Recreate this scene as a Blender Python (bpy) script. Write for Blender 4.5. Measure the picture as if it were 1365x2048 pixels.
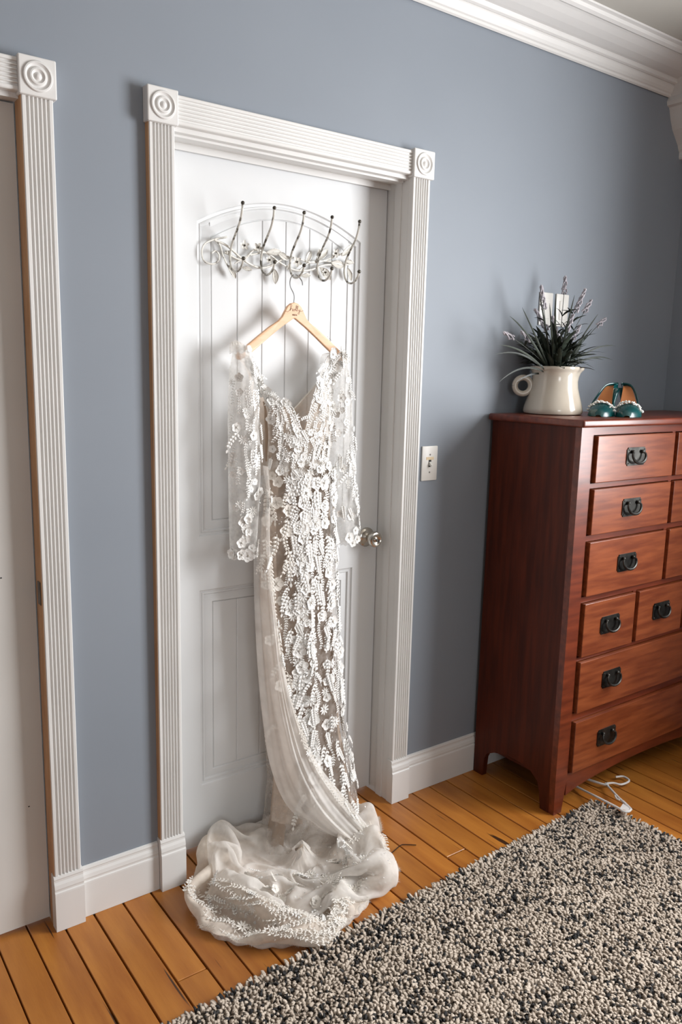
import bpy, bmesh, math, random
import numpy as np
from mathutils import Vector, Matrix, Quaternion, noise as mn

random.seed(7); rng = np.random.default_rng(7)
for o in list(bpy.data.objects): bpy.data.objects.remove(o)
sc = bpy.context.scene
COL = sc.collection
PI = math.pi

# ------------------------------------------------------------------ camera
YAW, PITCH, ROLL = math.radians(36.19190965), math.radians(10.02680405), math.radians(1.34542191)
FPX, CAM = 1601.478, Vector((0.0, -2.01452353, 1.5038303))
_f = Vector((math.sin(YAW)*math.cos(PITCH), math.cos(YAW)*math.cos(PITCH), -math.sin(PITCH)))
_r0 = Vector((math.cos(YAW), -math.sin(YAW), 0)); _u0 = _r0.cross(_f)
_r = math.cos(ROLL)*_r0 + math.sin(ROLL)*_u0
_u = -math.sin(ROLL)*_r0 + math.cos(ROLL)*_u0
cd = bpy.data.cameras.new('camera'); cam = bpy.data.objects.new('camera', cd); COL.objects.link(cam)
cd.sensor_fit = 'VERTICAL'; cd.sensor_height = 36.0; cd.sensor_width = 24.0
cd.lens = FPX/2048*36.0; cd.clip_start = 0.02
cam.matrix_world = Matrix(((_r.x, _u.x, -_f.x, CAM.x), (_r.y, _u.y, -_f.y, CAM.y), (_r.z, _u.z, -_f.z, CAM.z), (0, 0, 0, 1)))
sc.camera = cam
def ray(a, b): return _f + (a-682.5)/FPX*_r - (b-1024)/FPX*_u
def at(a, b, Y):                       # measure: photo point on the upright plane y = Y
    d = ray(a, b); return CAM + d*((Y-CAM.y)/d.y)
def flo(a, b, Z=0.0):                  # measure: photo point on the level plane z = Z
    d = ray(a, b); return CAM + d*((Z-CAM.z)/d.z)

# ------------------------------------------------------------------ world, light, exposure
w = bpy.data.worlds.new('world'); sc.world = w; w.use_nodes = True
bg = w.node_tree.nodes['Background']; bg.inputs[0].default_value = (0.80, 0.90, 1.0, 1); bg.inputs[1].default_value = 1.0
def area(name, loc, rot, sx, sy, power, col, spread=180):
    l = bpy.data.lights.new(name, 'AREA'); l.shape = 'RECTANGLE'; l.size = sx; l.size_y = sy; l.energy = power; l.color = col
    o = bpy.data.objects.new(name, l); COL.objects.link(o); o.location = loc; o.rotation_euler = rot; l.spread = math.radians(spread); return o
area('window_daylight', (3.232, -1.85, 1.68), (0, PI/2, 0), 1.36, 1.36, 102, (0.975, 0.985, 1.0), 158)
area('rear_fill_light', (-.6, -6.125, 1.55), (PI/2, 0, 0), 1.06, 1.36, 30, (0.97, 0.985, 1.0))  # added fill from behind the camera, brightens the lower parts
sc.view_settings.view_transform = 'Standard'; sc.view_settings.look = 'None'
sc.view_settings.gamma = 1.0; sc.view_settings.use_curve_mapping = False
sc.view_settings.exposure = 0.33
sc.cycles.transparent_max_bounces = 20; sc.cycles.max_bounces = 6; sc.cycles.diffuse_bounces = 3

# ------------------------------------------------------------------ materials
def mat(name, c1, c2=None, scale=8.0, rough=0.5, metallic=0.0, bump=0.0, bscale=None, stretch=(1, 1, 1), lo=0.35, hi=0.65,
        spec=0.5, coat=0.0, rnd=0.0, detail=4.0, sheen=0.0, sub=0.0, coord='Object'):
    m = bpy.data.materials.new(name); m.use_nodes = True
    nt = m.node_tree; b = nt.nodes['Principled BSDF']
    def setin(k, v):
        if k in b.inputs: b.inputs[k].default_value = v
    setin('Base Color', (*c1, 1)); setin('Roughness', rough); setin('Metallic', metallic); setin('Specular IOR Level', spec)
    setin('Coat Weight', coat); setin('Coat Roughness', 0.15); setin('Sheen Weight', sheen)
    if c2 is not None or bump > 0:
        tc = nt.nodes.new('ShaderNodeTexCoord'); mp = nt.nodes.new('ShaderNodeMapping'); mp.inputs['Scale'].default_value = stretch
        nt.links.new(tc.outputs[coord], mp.inputs['Vector'])
        if rnd > 0:
            oi = nt.nodes.new('ShaderNodeObjectInfo'); vm = nt.nodes.new('ShaderNodeVectorMath'); vm.operation = 'SCALE'
            cx = nt.nodes.new('ShaderNodeCombineXYZ')
            for k in range(3): nt.links.new(oi.outputs['Random'], cx.inputs[k])
            nt.links.new(cx.outputs[0], vm.inputs[0]); vm.inputs['Scale'].default_value = 37.0
            nt.links.new(vm.outputs[0], mp.inputs['Location'])
    if c2 is not None:
        n = nt.nodes.new('ShaderNodeTexNoise'); n.inputs['Scale'].default_value = scale; n.inputs['Detail'].default_value = detail
        nt.links.new(mp.outputs[0], n.inputs['Vector'])
        r = nt.nodes.new('ShaderNodeValToRGB'); r.color_ramp.elements[0].position = lo; r.color_ramp.elements[1].position = hi
        r.color_ramp.elements[0].color = (*c1, 1); r.color_ramp.elements[1].color = (*c2, 1)
        nt.links.new(n.outputs['Fac'], r.inputs[0]); out = r.outputs[0]
        if rnd > 0:
            hs = nt.nodes.new('ShaderNodeHueSaturation'); ma = nt.nodes.new('ShaderNodeMapRange')
            ma.inputs['To Min'].default_value = 1-rnd; ma.inputs['To Max'].default_value = 1+rnd
            nt.links.new(oi.outputs['Random'], ma.inputs['Value']); nt.links.new(ma.outputs[0], hs.inputs['Value'])
            nt.links.new(out, hs.inputs['Color']); out = hs.outputs[0]
        nt.links.new(out, b.inputs['Base Color'])
    if bump > 0:
        n2 = nt.nodes.new('ShaderNodeTexNoise'); n2.inputs['Scale'].default_value = bscale or scale*4; n2.inputs['Detail'].default_value = 5
        nt.links.new(mp.outputs[0], n2.inputs['Vector'])
        bp = nt.nodes.new('ShaderNodeBump'); bp.inputs['Strength'].default_value = bump; bp.inputs['Distance'].default_value = 0.002
        nt.links.new(n2.outputs['Fac'], bp.inputs['Height']); nt.links.new(bp.outputs[0], b.inputs['Normal'])
    return m

def sheer(name, col, a0, a1, scale=60.0, rough=0.6, trans=0.45, tcol=None, zfade=None):
    """thin net cloth: part of the light passes straight through, the rest is scattered on both sides"""
    m = bpy.data.materials.new(name); m.use_nodes = True; nt = m.node_tree; nt.nodes.clear()
    out = nt.nodes.new('ShaderNodeOutputMaterial'); mix = nt.nodes.new('ShaderNodeMixShader'); tr = nt.nodes.new('ShaderNodeBsdfTransparent')
    df = nt.nodes.new('ShaderNodeBsdfDiffuse'); tl = nt.nodes.new('ShaderNodeBsdfTranslucent'); m2 = nt.nodes.new('ShaderNodeMixShader')
    df.inputs[0].default_value = (*col, 1); tl.inputs[0].default_value = (*(tcol or col), 1); m2.inputs[0].default_value = trans
    nt.links.new(df.outputs[0], m2.inputs[1]); nt.links.new(tl.outputs[0], m2.inputs[2])
    tc = nt.nodes.new('ShaderNodeTexCoord'); n = nt.nodes.new('ShaderNodeTexNoise'); n.inputs['Scale'].default_value = scale; n.inputs['Detail'].default_value = 3
    nt.links.new(tc.outputs['Object'], n.inputs['Vector'])
    mr = nt.nodes.new('ShaderNodeMapRange'); mr.inputs['From Min'].default_value = 0.35; mr.inputs['From Max'].default_value = 0.65
    mr.inputs['To Min'].default_value = a0; mr.inputs['To Max'].default_value = a1
    nt.links.new(n.outputs['Fac'], mr.inputs['Value']); fac = mr.outputs[0]
    if zfade:                                      # the cloth is gathered more densely towards its lower end
        sx = nt.nodes.new('ShaderNodeSeparateXYZ'); nt.links.new(tc.outputs['Object'], sx.inputs[0])
        mz = nt.nodes.new('ShaderNodeMapRange'); mz.inputs['From Min'].default_value = zfade[0]; mz.inputs['From Max'].default_value = zfade[1]
        mz.inputs['To Min'].default_value = 1.0; mz.inputs['To Max'].default_value = zfade[2]; nt.links.new(sx.outputs['Z'], mz.inputs['Value'])
        mu = nt.nodes.new('ShaderNodeMath'); mu.operation = 'MULTIPLY'; nt.links.new(fac, mu.inputs[0]); nt.links.new(mz.outputs[0], mu.inputs[1]); fac = mu.outputs[0]
    nt.links.new(fac, mix.inputs[0])
    nt.links.new(tr.outputs[0], mix.inputs[1]); nt.links.new(m2.outputs[0], mix.inputs[2]); nt.links.new(mix.outputs[0], out.inputs[0])
    return m

M = {}
M['wall'] = mat('wall_paint', (0.236, 0.264, 0.302), (0.244, 0.272, 0.310), scale=3, rough=0.55, spec=0.35, detail=1.0)
M['trim'] = mat('trim_paint', (0.70, 0.69, 0.67), (0.73, 0.72, 0.70), scale=5, rough=0.42, detail=1.0)
M['door'] = mat('door_paint', (0.69, 0.70, 0.705), (0.71, 0.72, 0.725), scale=4, rough=0.45, detail=1.0)
M['door_old'] = mat('old_door_paint', (0.60, 0.585, 0.555), (0.63, 0.615, 0.585), scale=4, rough=0.45, detail=1.0)
M['ceil'] = mat('ceiling_paint', (0.50, 0.48, 0.43), (0.53, 0.51, 0.46), scale=4, rough=0.7, detail=1.0)
M['bare'] = mat('bare_wood', (0.50, 0.27, 0.13), (0.62, 0.36, 0.19), scale=9, rough=0.6, stretch=(4, 4, .5))
M['plank'] = mat('plank_wood', (0.33, 0.105, 0.015), (0.50, 0.195, 0.032), scale=3.2, rough=0.42, stretch=(7, 1, 7), bump=0.12, bscale=30, rnd=0.13, detail=6, lo=.3, hi=.7, coat=0.08)
nt = M['plank'].node_tree; pb_ = nt.nodes['Principled BSDF']; src = pb_.inputs['Base Color'].links[0].from_socket
mp_ = [n for n in nt.nodes if n.type == 'MAPPING'][0]
mp2 = nt.nodes.new('ShaderNodeMapping'); mp2.inputs['Scale'].default_value = (2.2, .8, 1); nt.links.new(mp_.outputs[0], mp2.inputs['Vector'])
kn_ = nt.nodes.new('ShaderNodeTexNoise'); kn_.inputs['Scale'].default_value = 4.2; kn_.inputs['Detail'].default_value = 1.5; nt.links.new(mp2.outputs[0], kn_.inputs['Vector'])
kr_ = nt.nodes.new('ShaderNodeValToRGB'); kr_.color_ramp.elements[0].position = .725; kr_.color_ramp.elements[1].position = .76
nt.links.new(kn_.outputs['Fac'], kr_.inputs[0])
km_ = nt.nodes.new('ShaderNodeMix'); km_.data_type = 'RGBA'; km_.inputs['B'].default_value = (.05, .018, .006, 1)
nt.links.new(kr_.outputs[0], km_.inputs['Factor']); nt.links.new(src, km_.inputs['A']); nt.links.new(km_.outputs['Result'], pb_.inputs['Base Color'])
M['sub'] = mat('subfloor', (0.03, 0.018, 0.01), rough=0.9)
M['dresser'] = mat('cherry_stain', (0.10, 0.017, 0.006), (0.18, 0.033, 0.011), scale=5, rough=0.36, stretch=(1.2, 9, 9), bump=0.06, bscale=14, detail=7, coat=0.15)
M['dresser_v_shade'] = mat('cherry_upright_shaded', (0.050, 0.0085, 0.0035), (0.095, 0.017, 0.006), scale=5, rough=0.42, stretch=(9, 9, .8), bump=0.06, bscale=14, detail=7, coat=0.0, spec=.25)  # upright grain; shade of the unlit side is darkened into the stain colour
M['drawer'] = mat('cherry_drawer', (0.155, 0.032, 0.010), (0.26, 0.066, 0.021), scale=7, rough=0.33, stretch=(.9, 9, 8), bump=0.08, bscale=12, detail=7, coat=0.25, rnd=.05)
M['iron'] = mat('blackened_iron', (0.025, 0.024, 0.022), (0.07, 0.068, 0.062), scale=30, rough=0.38, metallic=0.85)
M['nickel'] = mat('satin_nickel', (0.50, 0.47, 0.42), (0.58, 0.55, 0.50), scale=20, rough=0.22, metallic=1.0)
M['keyhole'] = mat('keyhole_dark', (0.01, 0.01, 0.01), rough=0.6)
M['rack'] = mat('distressed_iron', (0.66, 0.64, 0.59), (0.10, 0.085, 0.07), scale=75, rough=0.45, metallic=0.25, lo=.52, hi=.66, detail=5)
M['rackdark'] = mat('worn_iron', (0.58, 0.56, 0.51), (0.075, 0.065, 0.05), scale=55, rough=0.4, metallic=0.15, lo=.50, hi=.62, detail=5)
M['tip'] = mat('dark_iron_tip', (0.05, 0.042, 0.034), (0.12, 0.11, 0.09), scale=60, rough=0.4, metallic=.6)
M['rackpale'] = mat('chalky_iron', (0.72, 0.70, 0.65), (0.38, 0.35, 0.29), scale=70, rough=0.5, metallic=0.1, lo=.5, hi=.75)
M['hwood'] = mat('hanger_maple', (0.74, 0.42, 0.23), (0.80, 0.49, 0.29), scale=10, rough=0.4, stretch=(2, 8, 8), coat=.2)
M['engrave'] = mat('engraved_brown', (0.12, 0.05, 0.02), rough=0.7)
M['chrome'] = mat('chrome_wire', (0.30, 0.30, 0.30), rough=0.3, metallic=1.0)
M['tulle'] = sheer('ivory_tulle', (0.90, 0.885, 0.86), 0.34, 0.56, 55, trans=.4)
M['tulle_body'] = sheer('blush_tulle', (0.86, 0.80, 0.74), 0.14, 0.36, 40, trans=.4)
M['bodice'] = sheer('bodice_tulle', (0.88, 0.84, 0.78), 0.34, 0.58, 50, trans=.4)
M['swoop'] = sheer('gathered_tulle', (0.97, 0.945, 0.91), 0.62, 0.88, 10, trans=.42, tcol=(0.98, 0.92, 0.86), zfade=(.50, .95, .34))
M['overlay'] = sheer('train_tulle', (0.98, 0.955, 0.92), 0.50, 0.84, 14, trans=.42, tcol=(0.98, 0.92, 0.86))
M['roll'] = sheer('rolled_tulle', (0.98, 0.95, 0.91), 0.50, 0.80, 22, trans=.35)
M['lining'] = sheer('nude_lining', (0.48, 0.36, 0.27), 0.90, 0.99, 30, trans=.25)
M['nude'] = sheer('nude_net', (0.90, 0.77, 0.66), 0.55, 0.82, 30, trans=.45, tcol=(0.94, 0.80, 0.68))
M['trainbase'] = sheer('train_lace_ground', (0.94, 0.85, 0.75), 0.80, 0.97, 45, trans=.35)
M['app'] = mat('satin_applique', (0.90, 0.89, 0.865), (0.86, 0.845, 0.81), scale=60, rough=0.42, bump=.15, bscale=300, sheen=.3)
M['app2'] = mat('ivory_applique', (0.89, 0.85, 0.79), (0.85, 0.80, 0.73), scale=60, rough=0.45, bump=.15, bscale=300, sheen=.2)
M['bead'] = mat('beads', (0.62, 0.58, 0.52), rough=0.2, metallic=.3)
M['sequin'] = mat('clear_sequins', (0.9, 0.9, 0.9), rough=0.12, metallic=.4)
M['fringe'] = mat('raw_net_threads', (0.74, 0.69, 0.62), rough=.7)
M['ceramic'] = mat('cream_glaze', (0.60, 0.545, 0.46), (0.52, 0.44, 0.35), scale=6, rough=0.16, lo=.45, hi=.8, coat=.4)
M['soil'] = mat('dark_moss', (0.02, 0.025, 0.015), rough=.9)
M['leaf'] = mat('dark_green_leaf', (0.010, 0.016, 0.010), (0.030, 0.040, 0.027), scale=9, rough=0.5, rnd=.25)
M['lav'] = mat('grey_lavender', (0.30, 0.28, 0.31), (0.52, 0.49, 0.52), scale=50, rough=0.8)
M['teal'] = mat('teal_satin', (0.002, 0.055, 0.058), (0.003, 0.080, 0.080), scale=12, rough=0.25, spec=.6)
M['tan'] = mat('tan_insole', (0.40, 0.13, 0.035), (0.48, 0.18, 0.055), scale=14, rough=0.5)
M['solepale'] = mat('pale_sole', (0.50, 0.36, 0.22), rough=.5)
M['crystal'] = mat('crystal', (0.88, 0.87, 0.83), rough=0.18, metallic=.1)
M['yarn_l'] = mat('cream_yarn', (0.60, 0.51, 0.42), (0.47, 0.39, 0.315), scale=25, rough=0.95, detail=2)
M['yarn_d'] = mat('charcoal_yarn', (0.018, 0.018, 0.02), (0.05, 0.047, 0.045), scale=30, rough=0.95)
M['backing'] = mat('rug_backing', (0.10, 0.085, 0.07), rough=.95)
M['plastic'] = mat('white_plastic', (0.74, 0.73, 0.71), rough=0.35)
M['plate'] = mat('plate_white', (0.70, 0.68, 0.64), (0.72, 0.70, 0.66), scale=9, rough=0.35)
M['stain'] = mat('rusty_stain', (0.70, 0.52, 0.30), (0.74, 0.62, 0.42), scale=90, rough=.5)
M['pin'] = mat('brown_wire', (0.03, 0.015, 0.01), rough=.4, metallic=.5)
M['steel'] = mat('aged_steel', (0.13, 0.12, 0.11), (0.22, 0.2, 0.18), scale=40, rough=.4, metallic=.8)
M['glass'] = sheer('window_glass', (0.9, 0.95, 1.0), 0.03, 0.05, 2, trans=.2)

# ------------------------------------------------------------------ mesh helpers
class MB:
    def __init__(s): s.v = []; s.f = []
    def add(s, vs, fs):
        n = len(s.v); s.v += [tuple(p) for p in vs]; s.f += [tuple(i+n for i in f) for f in fs]; return s
    def box(s, x0, x1, y0, y1, z0, z1, bev=0.0, seg=1):
        if bev <= 0:
            v = [(x0, y0, z0), (x1, y0, z0), (x1, y1, z0), (x0, y1, z0), (x0, y0, z1), (x1, y0, z1), (x1, y1, z1), (x0, y1, z1)]
            return s.add(v, [(0, 3, 2, 1), (4, 5, 6, 7), (0, 1, 5, 4), (1, 2, 6, 5), (2, 3, 7, 6), (3, 0, 4, 7)])
        bm = bmesh.new(); bmesh.ops.create_cube(bm, size=1.0)
        for q in bm.verts: q.co = Vector(((x0+x1)/2+q.co.x*(x1-x0), (y0+y1)/2+q.co.y*(y1-y0), (z0+z1)/2+q.co.z*(z1-z0)))
        bmesh.ops.bevel(bm, geom=list(bm.edges), offset=bev, segments=seg, affect='EDGES', profile=0.5)
        bm.verts.index_update(); s.add([q.co[:] for q in bm.verts], [[q.index for q in f.verts] for f in bm.faces]); bm.free(); return s
    def tube(s, pts, rad, n=8, caps=True, flat=1.0, up=None):
        P = [Vector(p) for p in pts]; k = len(P)
        R = rad if hasattr(rad, '__len__') else [rad]*k
        T = [(P[min(i+1, k-1)]-P[max(i-1, 0)]).normalized() for i in range(k)]
        a = Vector(up) if up is not None else (Vector((0, 0, 1)) if abs(T[0].z) < .9 else Vector((1, 0, 0)))
        nrm = (a - T[0]*a.dot(T[0])).normalized(); vs = []; fs = []
        for i in range(k):
            if i: nrm = nrm - T[i]*nrm.dot(T[i]); nrm.normalize()
            bn = T[i].cross(nrm)
            for j in range(n):
                t = 2*PI*j/n; vs.append(P[i]+nrm*math.cos(t)*R[i]*flat+bn*math.sin(t)*R[i])
        for i in range(k-1):
            for j in range(n): fs.append((i*n+j, i*n+(j+1) % n, (i+1)*n+(j+1) % n, (i+1)*n+j))
        if caps: fs.append(tuple(range(n-1, -1, -1))); fs.append(tuple((k-1)*n+j for j in range(n)))
        return s.add(vs, fs)
    def lathe(s, prof, n=32, mtx=None, caps=(True, True)):
        vs = []; fs = []; k = len(prof)
        for r, z in prof:
            for j in range(n):
                t = 2*PI*j/n; p = Vector((r*math.cos(t), r*math.sin(t), z)); vs.append(mtx @ p if mtx else p)
        for i in range(k-1):
            for j in range(n): fs.append((i*n+j, i*n+(j+1) % n, (i+1)*n+(j+1) % n, (i+1)*n+j))
        if caps[0]: fs.append(tuple(range(n-1, -1, -1)))
        if caps[1]: fs.append(tuple((k-1)*n+j for j in range(n)))
        return s.add(vs, fs)
    def ball(s, c, r, n=10, m=6, sc3=(1, 1, 1)):
        c = Vector(c); vs = [c+Vector((0, 0, -r*sc3[2]))]; fs = []
        for i in range(1, m):
            ph = -PI/2+PI*i/m
            for j in range(n):
                t = 2*PI*j/n; vs.append(c+Vector((r*math.cos(ph)*math.cos(t)*sc3[0], r*math.cos(ph)*math.sin(t)*sc3[1], r*math.sin(ph)*sc3[2])))
        vs.append(c+Vector((0, 0, r*sc3[2]))); L = len(vs)-1
        for j in range(n): fs.append((0, 1+(j+1) % n, 1+j)); fs.append((L, L-n+j, L-n+(j+1) % n))
        for i in range(m-2):
            for j in range(n): a = 1+i*n; fs.append((a+j, a+(j+1) % n, a+n+(j+1) % n, a+n+j))
        return s.add(vs, fs)
    def grid(s, rows, close=False):
        k = len(rows); n = len(rows[0]); vs = [p for r in rows for p in r]; fs = []
        for i in range(k-1):
            for j in range(n if close else n-1): fs.append((i*n+j, i*n+(j+1) % n, (i+1)*n+(j+1) % n, (i+1)*n+j))
        return s.add(vs, fs)
    def extrude(s, prof, axis, a, b):
        """prof: closed outline of (u, v); axis 'z': u=x v=y run in z; 'x': u=y v=z run in x; 'y': u=x v=z run in y"""
        def P(u, v, t): return {'z': (u, v, t), 'x': (t, u, v), 'y': (u, t, v)}[axis]
        n = len(prof); vs = [P(u, v, a) for u, v in prof]+[P(u, v, b) for u, v in prof]
        fs = [(i, (i+1) % n, n+(i+1) % n, n+i) for i in range(n)]+[tuple(range(n-1, -1, -1)), tuple(range(n, 2*n))]
        return s.add(vs, fs)
    def mesh(s, name, m, smooth=False, fixn=True):
        me = bpy.data.meshes.new(name); me.from_pydata(s.v, [], s.f)
        if fixn:
            bm = bmesh.new(); bm.from_mesh(me); bmesh.ops.recalc_face_normals(bm, faces=bm.faces); bm.to_mesh(me); bm.free()
        if m: me.materials.append(M[m] if isinstance(m, str) else m)
        if smooth:
            me.polygons.foreach_set('use_smooth', [True]*len(me.polygons))
            if smooth != 2: me.set_sharp_from_angle(angle=math.radians(40))
        me.update(); return me
    def build(s, name, m, parent=None, smooth=False, fixn=True):
        return link(name, s.mesh(name, m, smooth, fixn), parent)
def link(name, me, parent=None, mw=None):
    o = bpy.data.objects.new(name, me); COL.objects.link(o)
    if parent is not None:
        o.parent = parent; o.matrix_parent_inverse = root_mat(parent).inverted()
    if mw is not None: o.matrix_basis = mw
    return o
def root_mat(o):
    m = o.matrix_basis.copy()
    if o.parent is not None: m = root_mat(o.parent) @ o.matrix_parent_inverse @ m
    return m
def tag(o, label, cat=None, group=None, kind=None):
    o['label'] = label
    if cat: o['category'] = cat
    if group: o['group'] = group
    if kind: o['kind'] = kind
    return o
def empty(name, loc, label, cat, group=None, kind=None, rz=0.0):
    o = bpy.data.objects.new(name, None); COL.objects.link(o); o.empty_display_size = 0.05
    o.matrix_basis = Matrix.Translation(Vector(loc)) @ Matrix.Rotation(rz, 4, 'Z')
    return tag(o, label, cat, group, kind)
def spline(pts, n=8):
    """Catmull-Rom through points"""
    P = [Vector(p) for p in pts]; out = []
    for i in range(len(P)-1):
        p0 = P[i-1] if i else 2*P[0]-P[1]; p1 = P[i]; p2 = P[i+1]; p3 = P[i+2] if i+2 < len(P) else 2*P[-1]-P[-2]
        for k in range(n):
            t = k/n; out.append(.5*((2*p1)+(p2-p0)*t+(2*p0-5*p1+4*p2-p3)*t*t+(3*p1-p0-3*p2+p3)*t**3))
    out.append(P[-1]); return out
def frame(pos, nrm, down=None, ang=0.0, scale=1.0):
    """matrix: local z along nrm, local y turned towards 'down' then by ang"""
    n = Vector(nrm).normalized(); d = Vector(down) if down is not None else Vector((0, 0, -1))
    y = d-n*d.dot(n)
    if y.length < 1e-4: y = Vector((1, 0, 0))-n*n.x
    y.normalize(); x = y.cross(n)
    m = Matrix(((x.x, y.x, n.x, pos[0]), (x.y, y.y, n.y, pos[1]), (x.z, y.z, n.z, pos[2]), (0, 0, 0, 1)))
    return m @ Matrix.Rotation(ang, 4, 'Z') @ Matrix.Scale(scale, 4)

# ================================================================== THE ROOM
XL, XR, YF, ZC = -3.6, 3.20, -6.1, 2.705
D1L, D1R = -0.255, 0.541      # left doorway
D2L, D2R = 0.912, 1.705       # dress doorway
HD = 2.092
fl = MB().box(XL-.1, XR+.1, YF-.1, .14, -.05, -.024).build('floor', 'sub')
tag(fl, 'honey-coloured narrow plank floor with dark gaps', 'floor', kind='structure')
PW = 0.0835
k0 = int((XL-.812)/PW)-1
special = {-1: [-.375], 10: [-.372]}
i = k0
YP = -3.2
MB().box(XL, XR, YF, YP, -.0235, -.001).build('far_boards', 'plank', fl)['kind'] = 'stuff'
while .812+i*PW < XR:
    xa, xb = max(.812+i*PW, XL), min(.812+(i+1)*PW, XR)
    if xb-xa > .01 and xb < -1.0:
        MB().box(xa+.001, xb-.001, YP, .138, -.0235, -.001).build('plank', 'plank', fl)
    elif xb-xa > .01:
        js = special.get(i)
        if js is None:
            js = [] if rng.random() < .55 else [float(rng.uniform(-1.9, -.55))]
        js = list(js)+[float(rng.uniform(-2.9, -2.1))]
        ys = [.138]+sorted(js, reverse=True)+[YP]
        for a, b in zip(ys[:-1], ys[1:]):
            g = .0017+.0012*rng.random(); dz = float(rng.uniform(-.0012, 0.0))
            MB().box(xa+g, xb-g, b+.0020, a-.0020, -.0235, dz, bev=.0012).build('plank', 'plank', fl)
    i += 1
# walls
wb = MB()
for a, b, z0, z1 in [(XL-.1, D1L-.02, 0, ZC), (D1L-.02, D1R+.02, HD+.02, ZC), (D1R+.02, D2L-.02, 0, ZC), (D2L-.02, D2R+.02, HD+.02, ZC), (D2R+.02, XR+.14, 0, ZC)]:
    wb.box(a, b, 0, .14, z0-.02 if z0 == 0 else z0, z1+.1)
tag(wb.build('wall_back', 'wall'), 'blue-grey painted wall behind the door and dresser', 'wall', kind='structure')
def wall_with_hole(name, axis, pos, thick, a0, a1, h0, h1, z0, z1, label):
    m = MB()
    for (p, q, r, s_) in [(a0, h0, -.02, ZC+.1), (h1, a1, -.02, ZC+.1), (h0, h1, -.02, z0), (h0, h1, z1, ZC+.1)]:
        if axis == 'x': m.box(pos, pos+thick, p, q, r, s_)
        else: m.box(p, q, pos, pos+thick, r, s_)
    tag(m.build(name, 'wall'), label, 'wall', kind='structure')
wall_with_hole('wall_right', 'x', XR, .14, YF-.1, 0.0, -2.55, -1.15, 0.98, 2.38, 'blue-grey painted wall at the right edge')
wall_with_hole('wall_front', 'y', YF-.14, .14, XL-.1, XR+.14, -1.15, -.05, .85, 2.25, 'blue-grey wall behind the viewer')
tag(MB().box(XL-.14, XL, YF-.1, 0.0, -.02, ZC+.1).build('wall_left', 'wall'), 'blue-grey wall far left of the doors', 'wall', kind='structure')
tag(MB().box(XL-.14, XR+.14, YF-.14, .14, ZC, ZC+.1).build('ceiling', 'ceil'), 'dim off-white plaster ceiling', 'ceiling', kind='structure')
def window(name, axis, pos, h0, h1, z0, z1, label):
    c = (pos, (h0+h1)/2, z0) if axis == 'x' else ((h0+h1)/2, pos, z0)
    e = empty(name, c, label, 'window', kind='structure')
    def bx(a, b, z, zz, t0, t1):
        return MB().box(pos+t0, pos+t1, a, b, z, zz) if axis == 'x' else MB().box(a, b, pos+t0, pos+t1, z, zz)
    s_ = 1 if axis == 'x' else -1
    def T(a, b): return (a, b) if s_ > 0 else (-b, -a)
    for a, b, z, zz in [(h0-.09, h0, z0-.09, z1+.09), (h1, h1+.09, z0-.09, z1+.09), (h0, h1, z1, z1+.09), (h0, h1, z0-.09, z0)]:
        bx(a, b, z, zz, *T(-.02, .0)).build('window_casing', 'trim', e)
    f = .045; zm = (z0+z1)/2
    for a, b, z, zz in [(h0, h0+f, z0, z1), (h1-f, h1, z0, z1), (h0+f, h1-f, z0, z0+f), (h0+f, h1-f, z1-f, z1), (h0+f, h1-f, zm-.02, zm+.02)]:
        bx(a, b, z, zz, *T(.04, .08)).build('sash_bar', 'trim', e)
    for z, zz in [(z0+f, zm-.02), (zm+.02, z1-f)]: bx(h0+f, h1-f, z, zz, *T(.058, .061)).build('pane', 'glass', e)
window('window_1', 'x', XR, -2.55, -1.15, 0.98, 2.38, 'tall sash window in the right wall')
window('fill_window', 'y', YF, -1.15, -.05, .85, 2.25, 'added sash window behind the viewer, holding the fill light')  # unseen window, added to house the rear fill lamp

# crown mouldings
CR = [(0, 2.600), (-.006, 2.596), (-.012, 2.600), (-.013, 2.607), (-.018, 2.610), (-.024, 2.618), (-.030, 2.630), (-.031, 2.636), (-.036, 2.634), (-.043, 2.638),
      (-.045, 2.646), (-.048, 2.650), (-.060, 2.652), (-.085, 2.659), (-.110, 2.670), (-.130, 2.681), (-.138, 2.684), (-.147, 2.681), (-.157, 2.687), (-.160, 2.697), (-.172, 2.700), (-.174, 2.706), (0, 2.706)]
e = empty('trim_1', (1, 0, 2.6), 'off-white plaster crown moulding along the back wall', 'crown moulding', kind='structure')
MB().extrude(CR, 'x', XL, XR).build('crown_moulding', 'trim', e)
CW = [(XR, 2.385), (XR-.052, 2.386), (XR-.056, 2.392), (XR-.056, 2.412), (XR-.064, 2.420), (XR-.072, 2.436), (XR-.092, 2.458), (XR-.118, 2.486), (XR-.136, 2.520), (XR-.148, 2.552), (XR-.154, 2.563), (XR-.168, 2.568), (XR-.172, 2.582), (XR-.165, 2.600), (XR-.18, 2.64), (XR-.22, 2.69), (XR-.222, 2.706), (XR, 2.706)]
e = empty('trim_2', (XR, -1, 2.4), 'deep shadowed cornice along the right wall', 'cornice', kind='structure')
MB().extrude(CW, 'y', YF, 0.0).build('cornice', 'trim', e)

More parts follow.
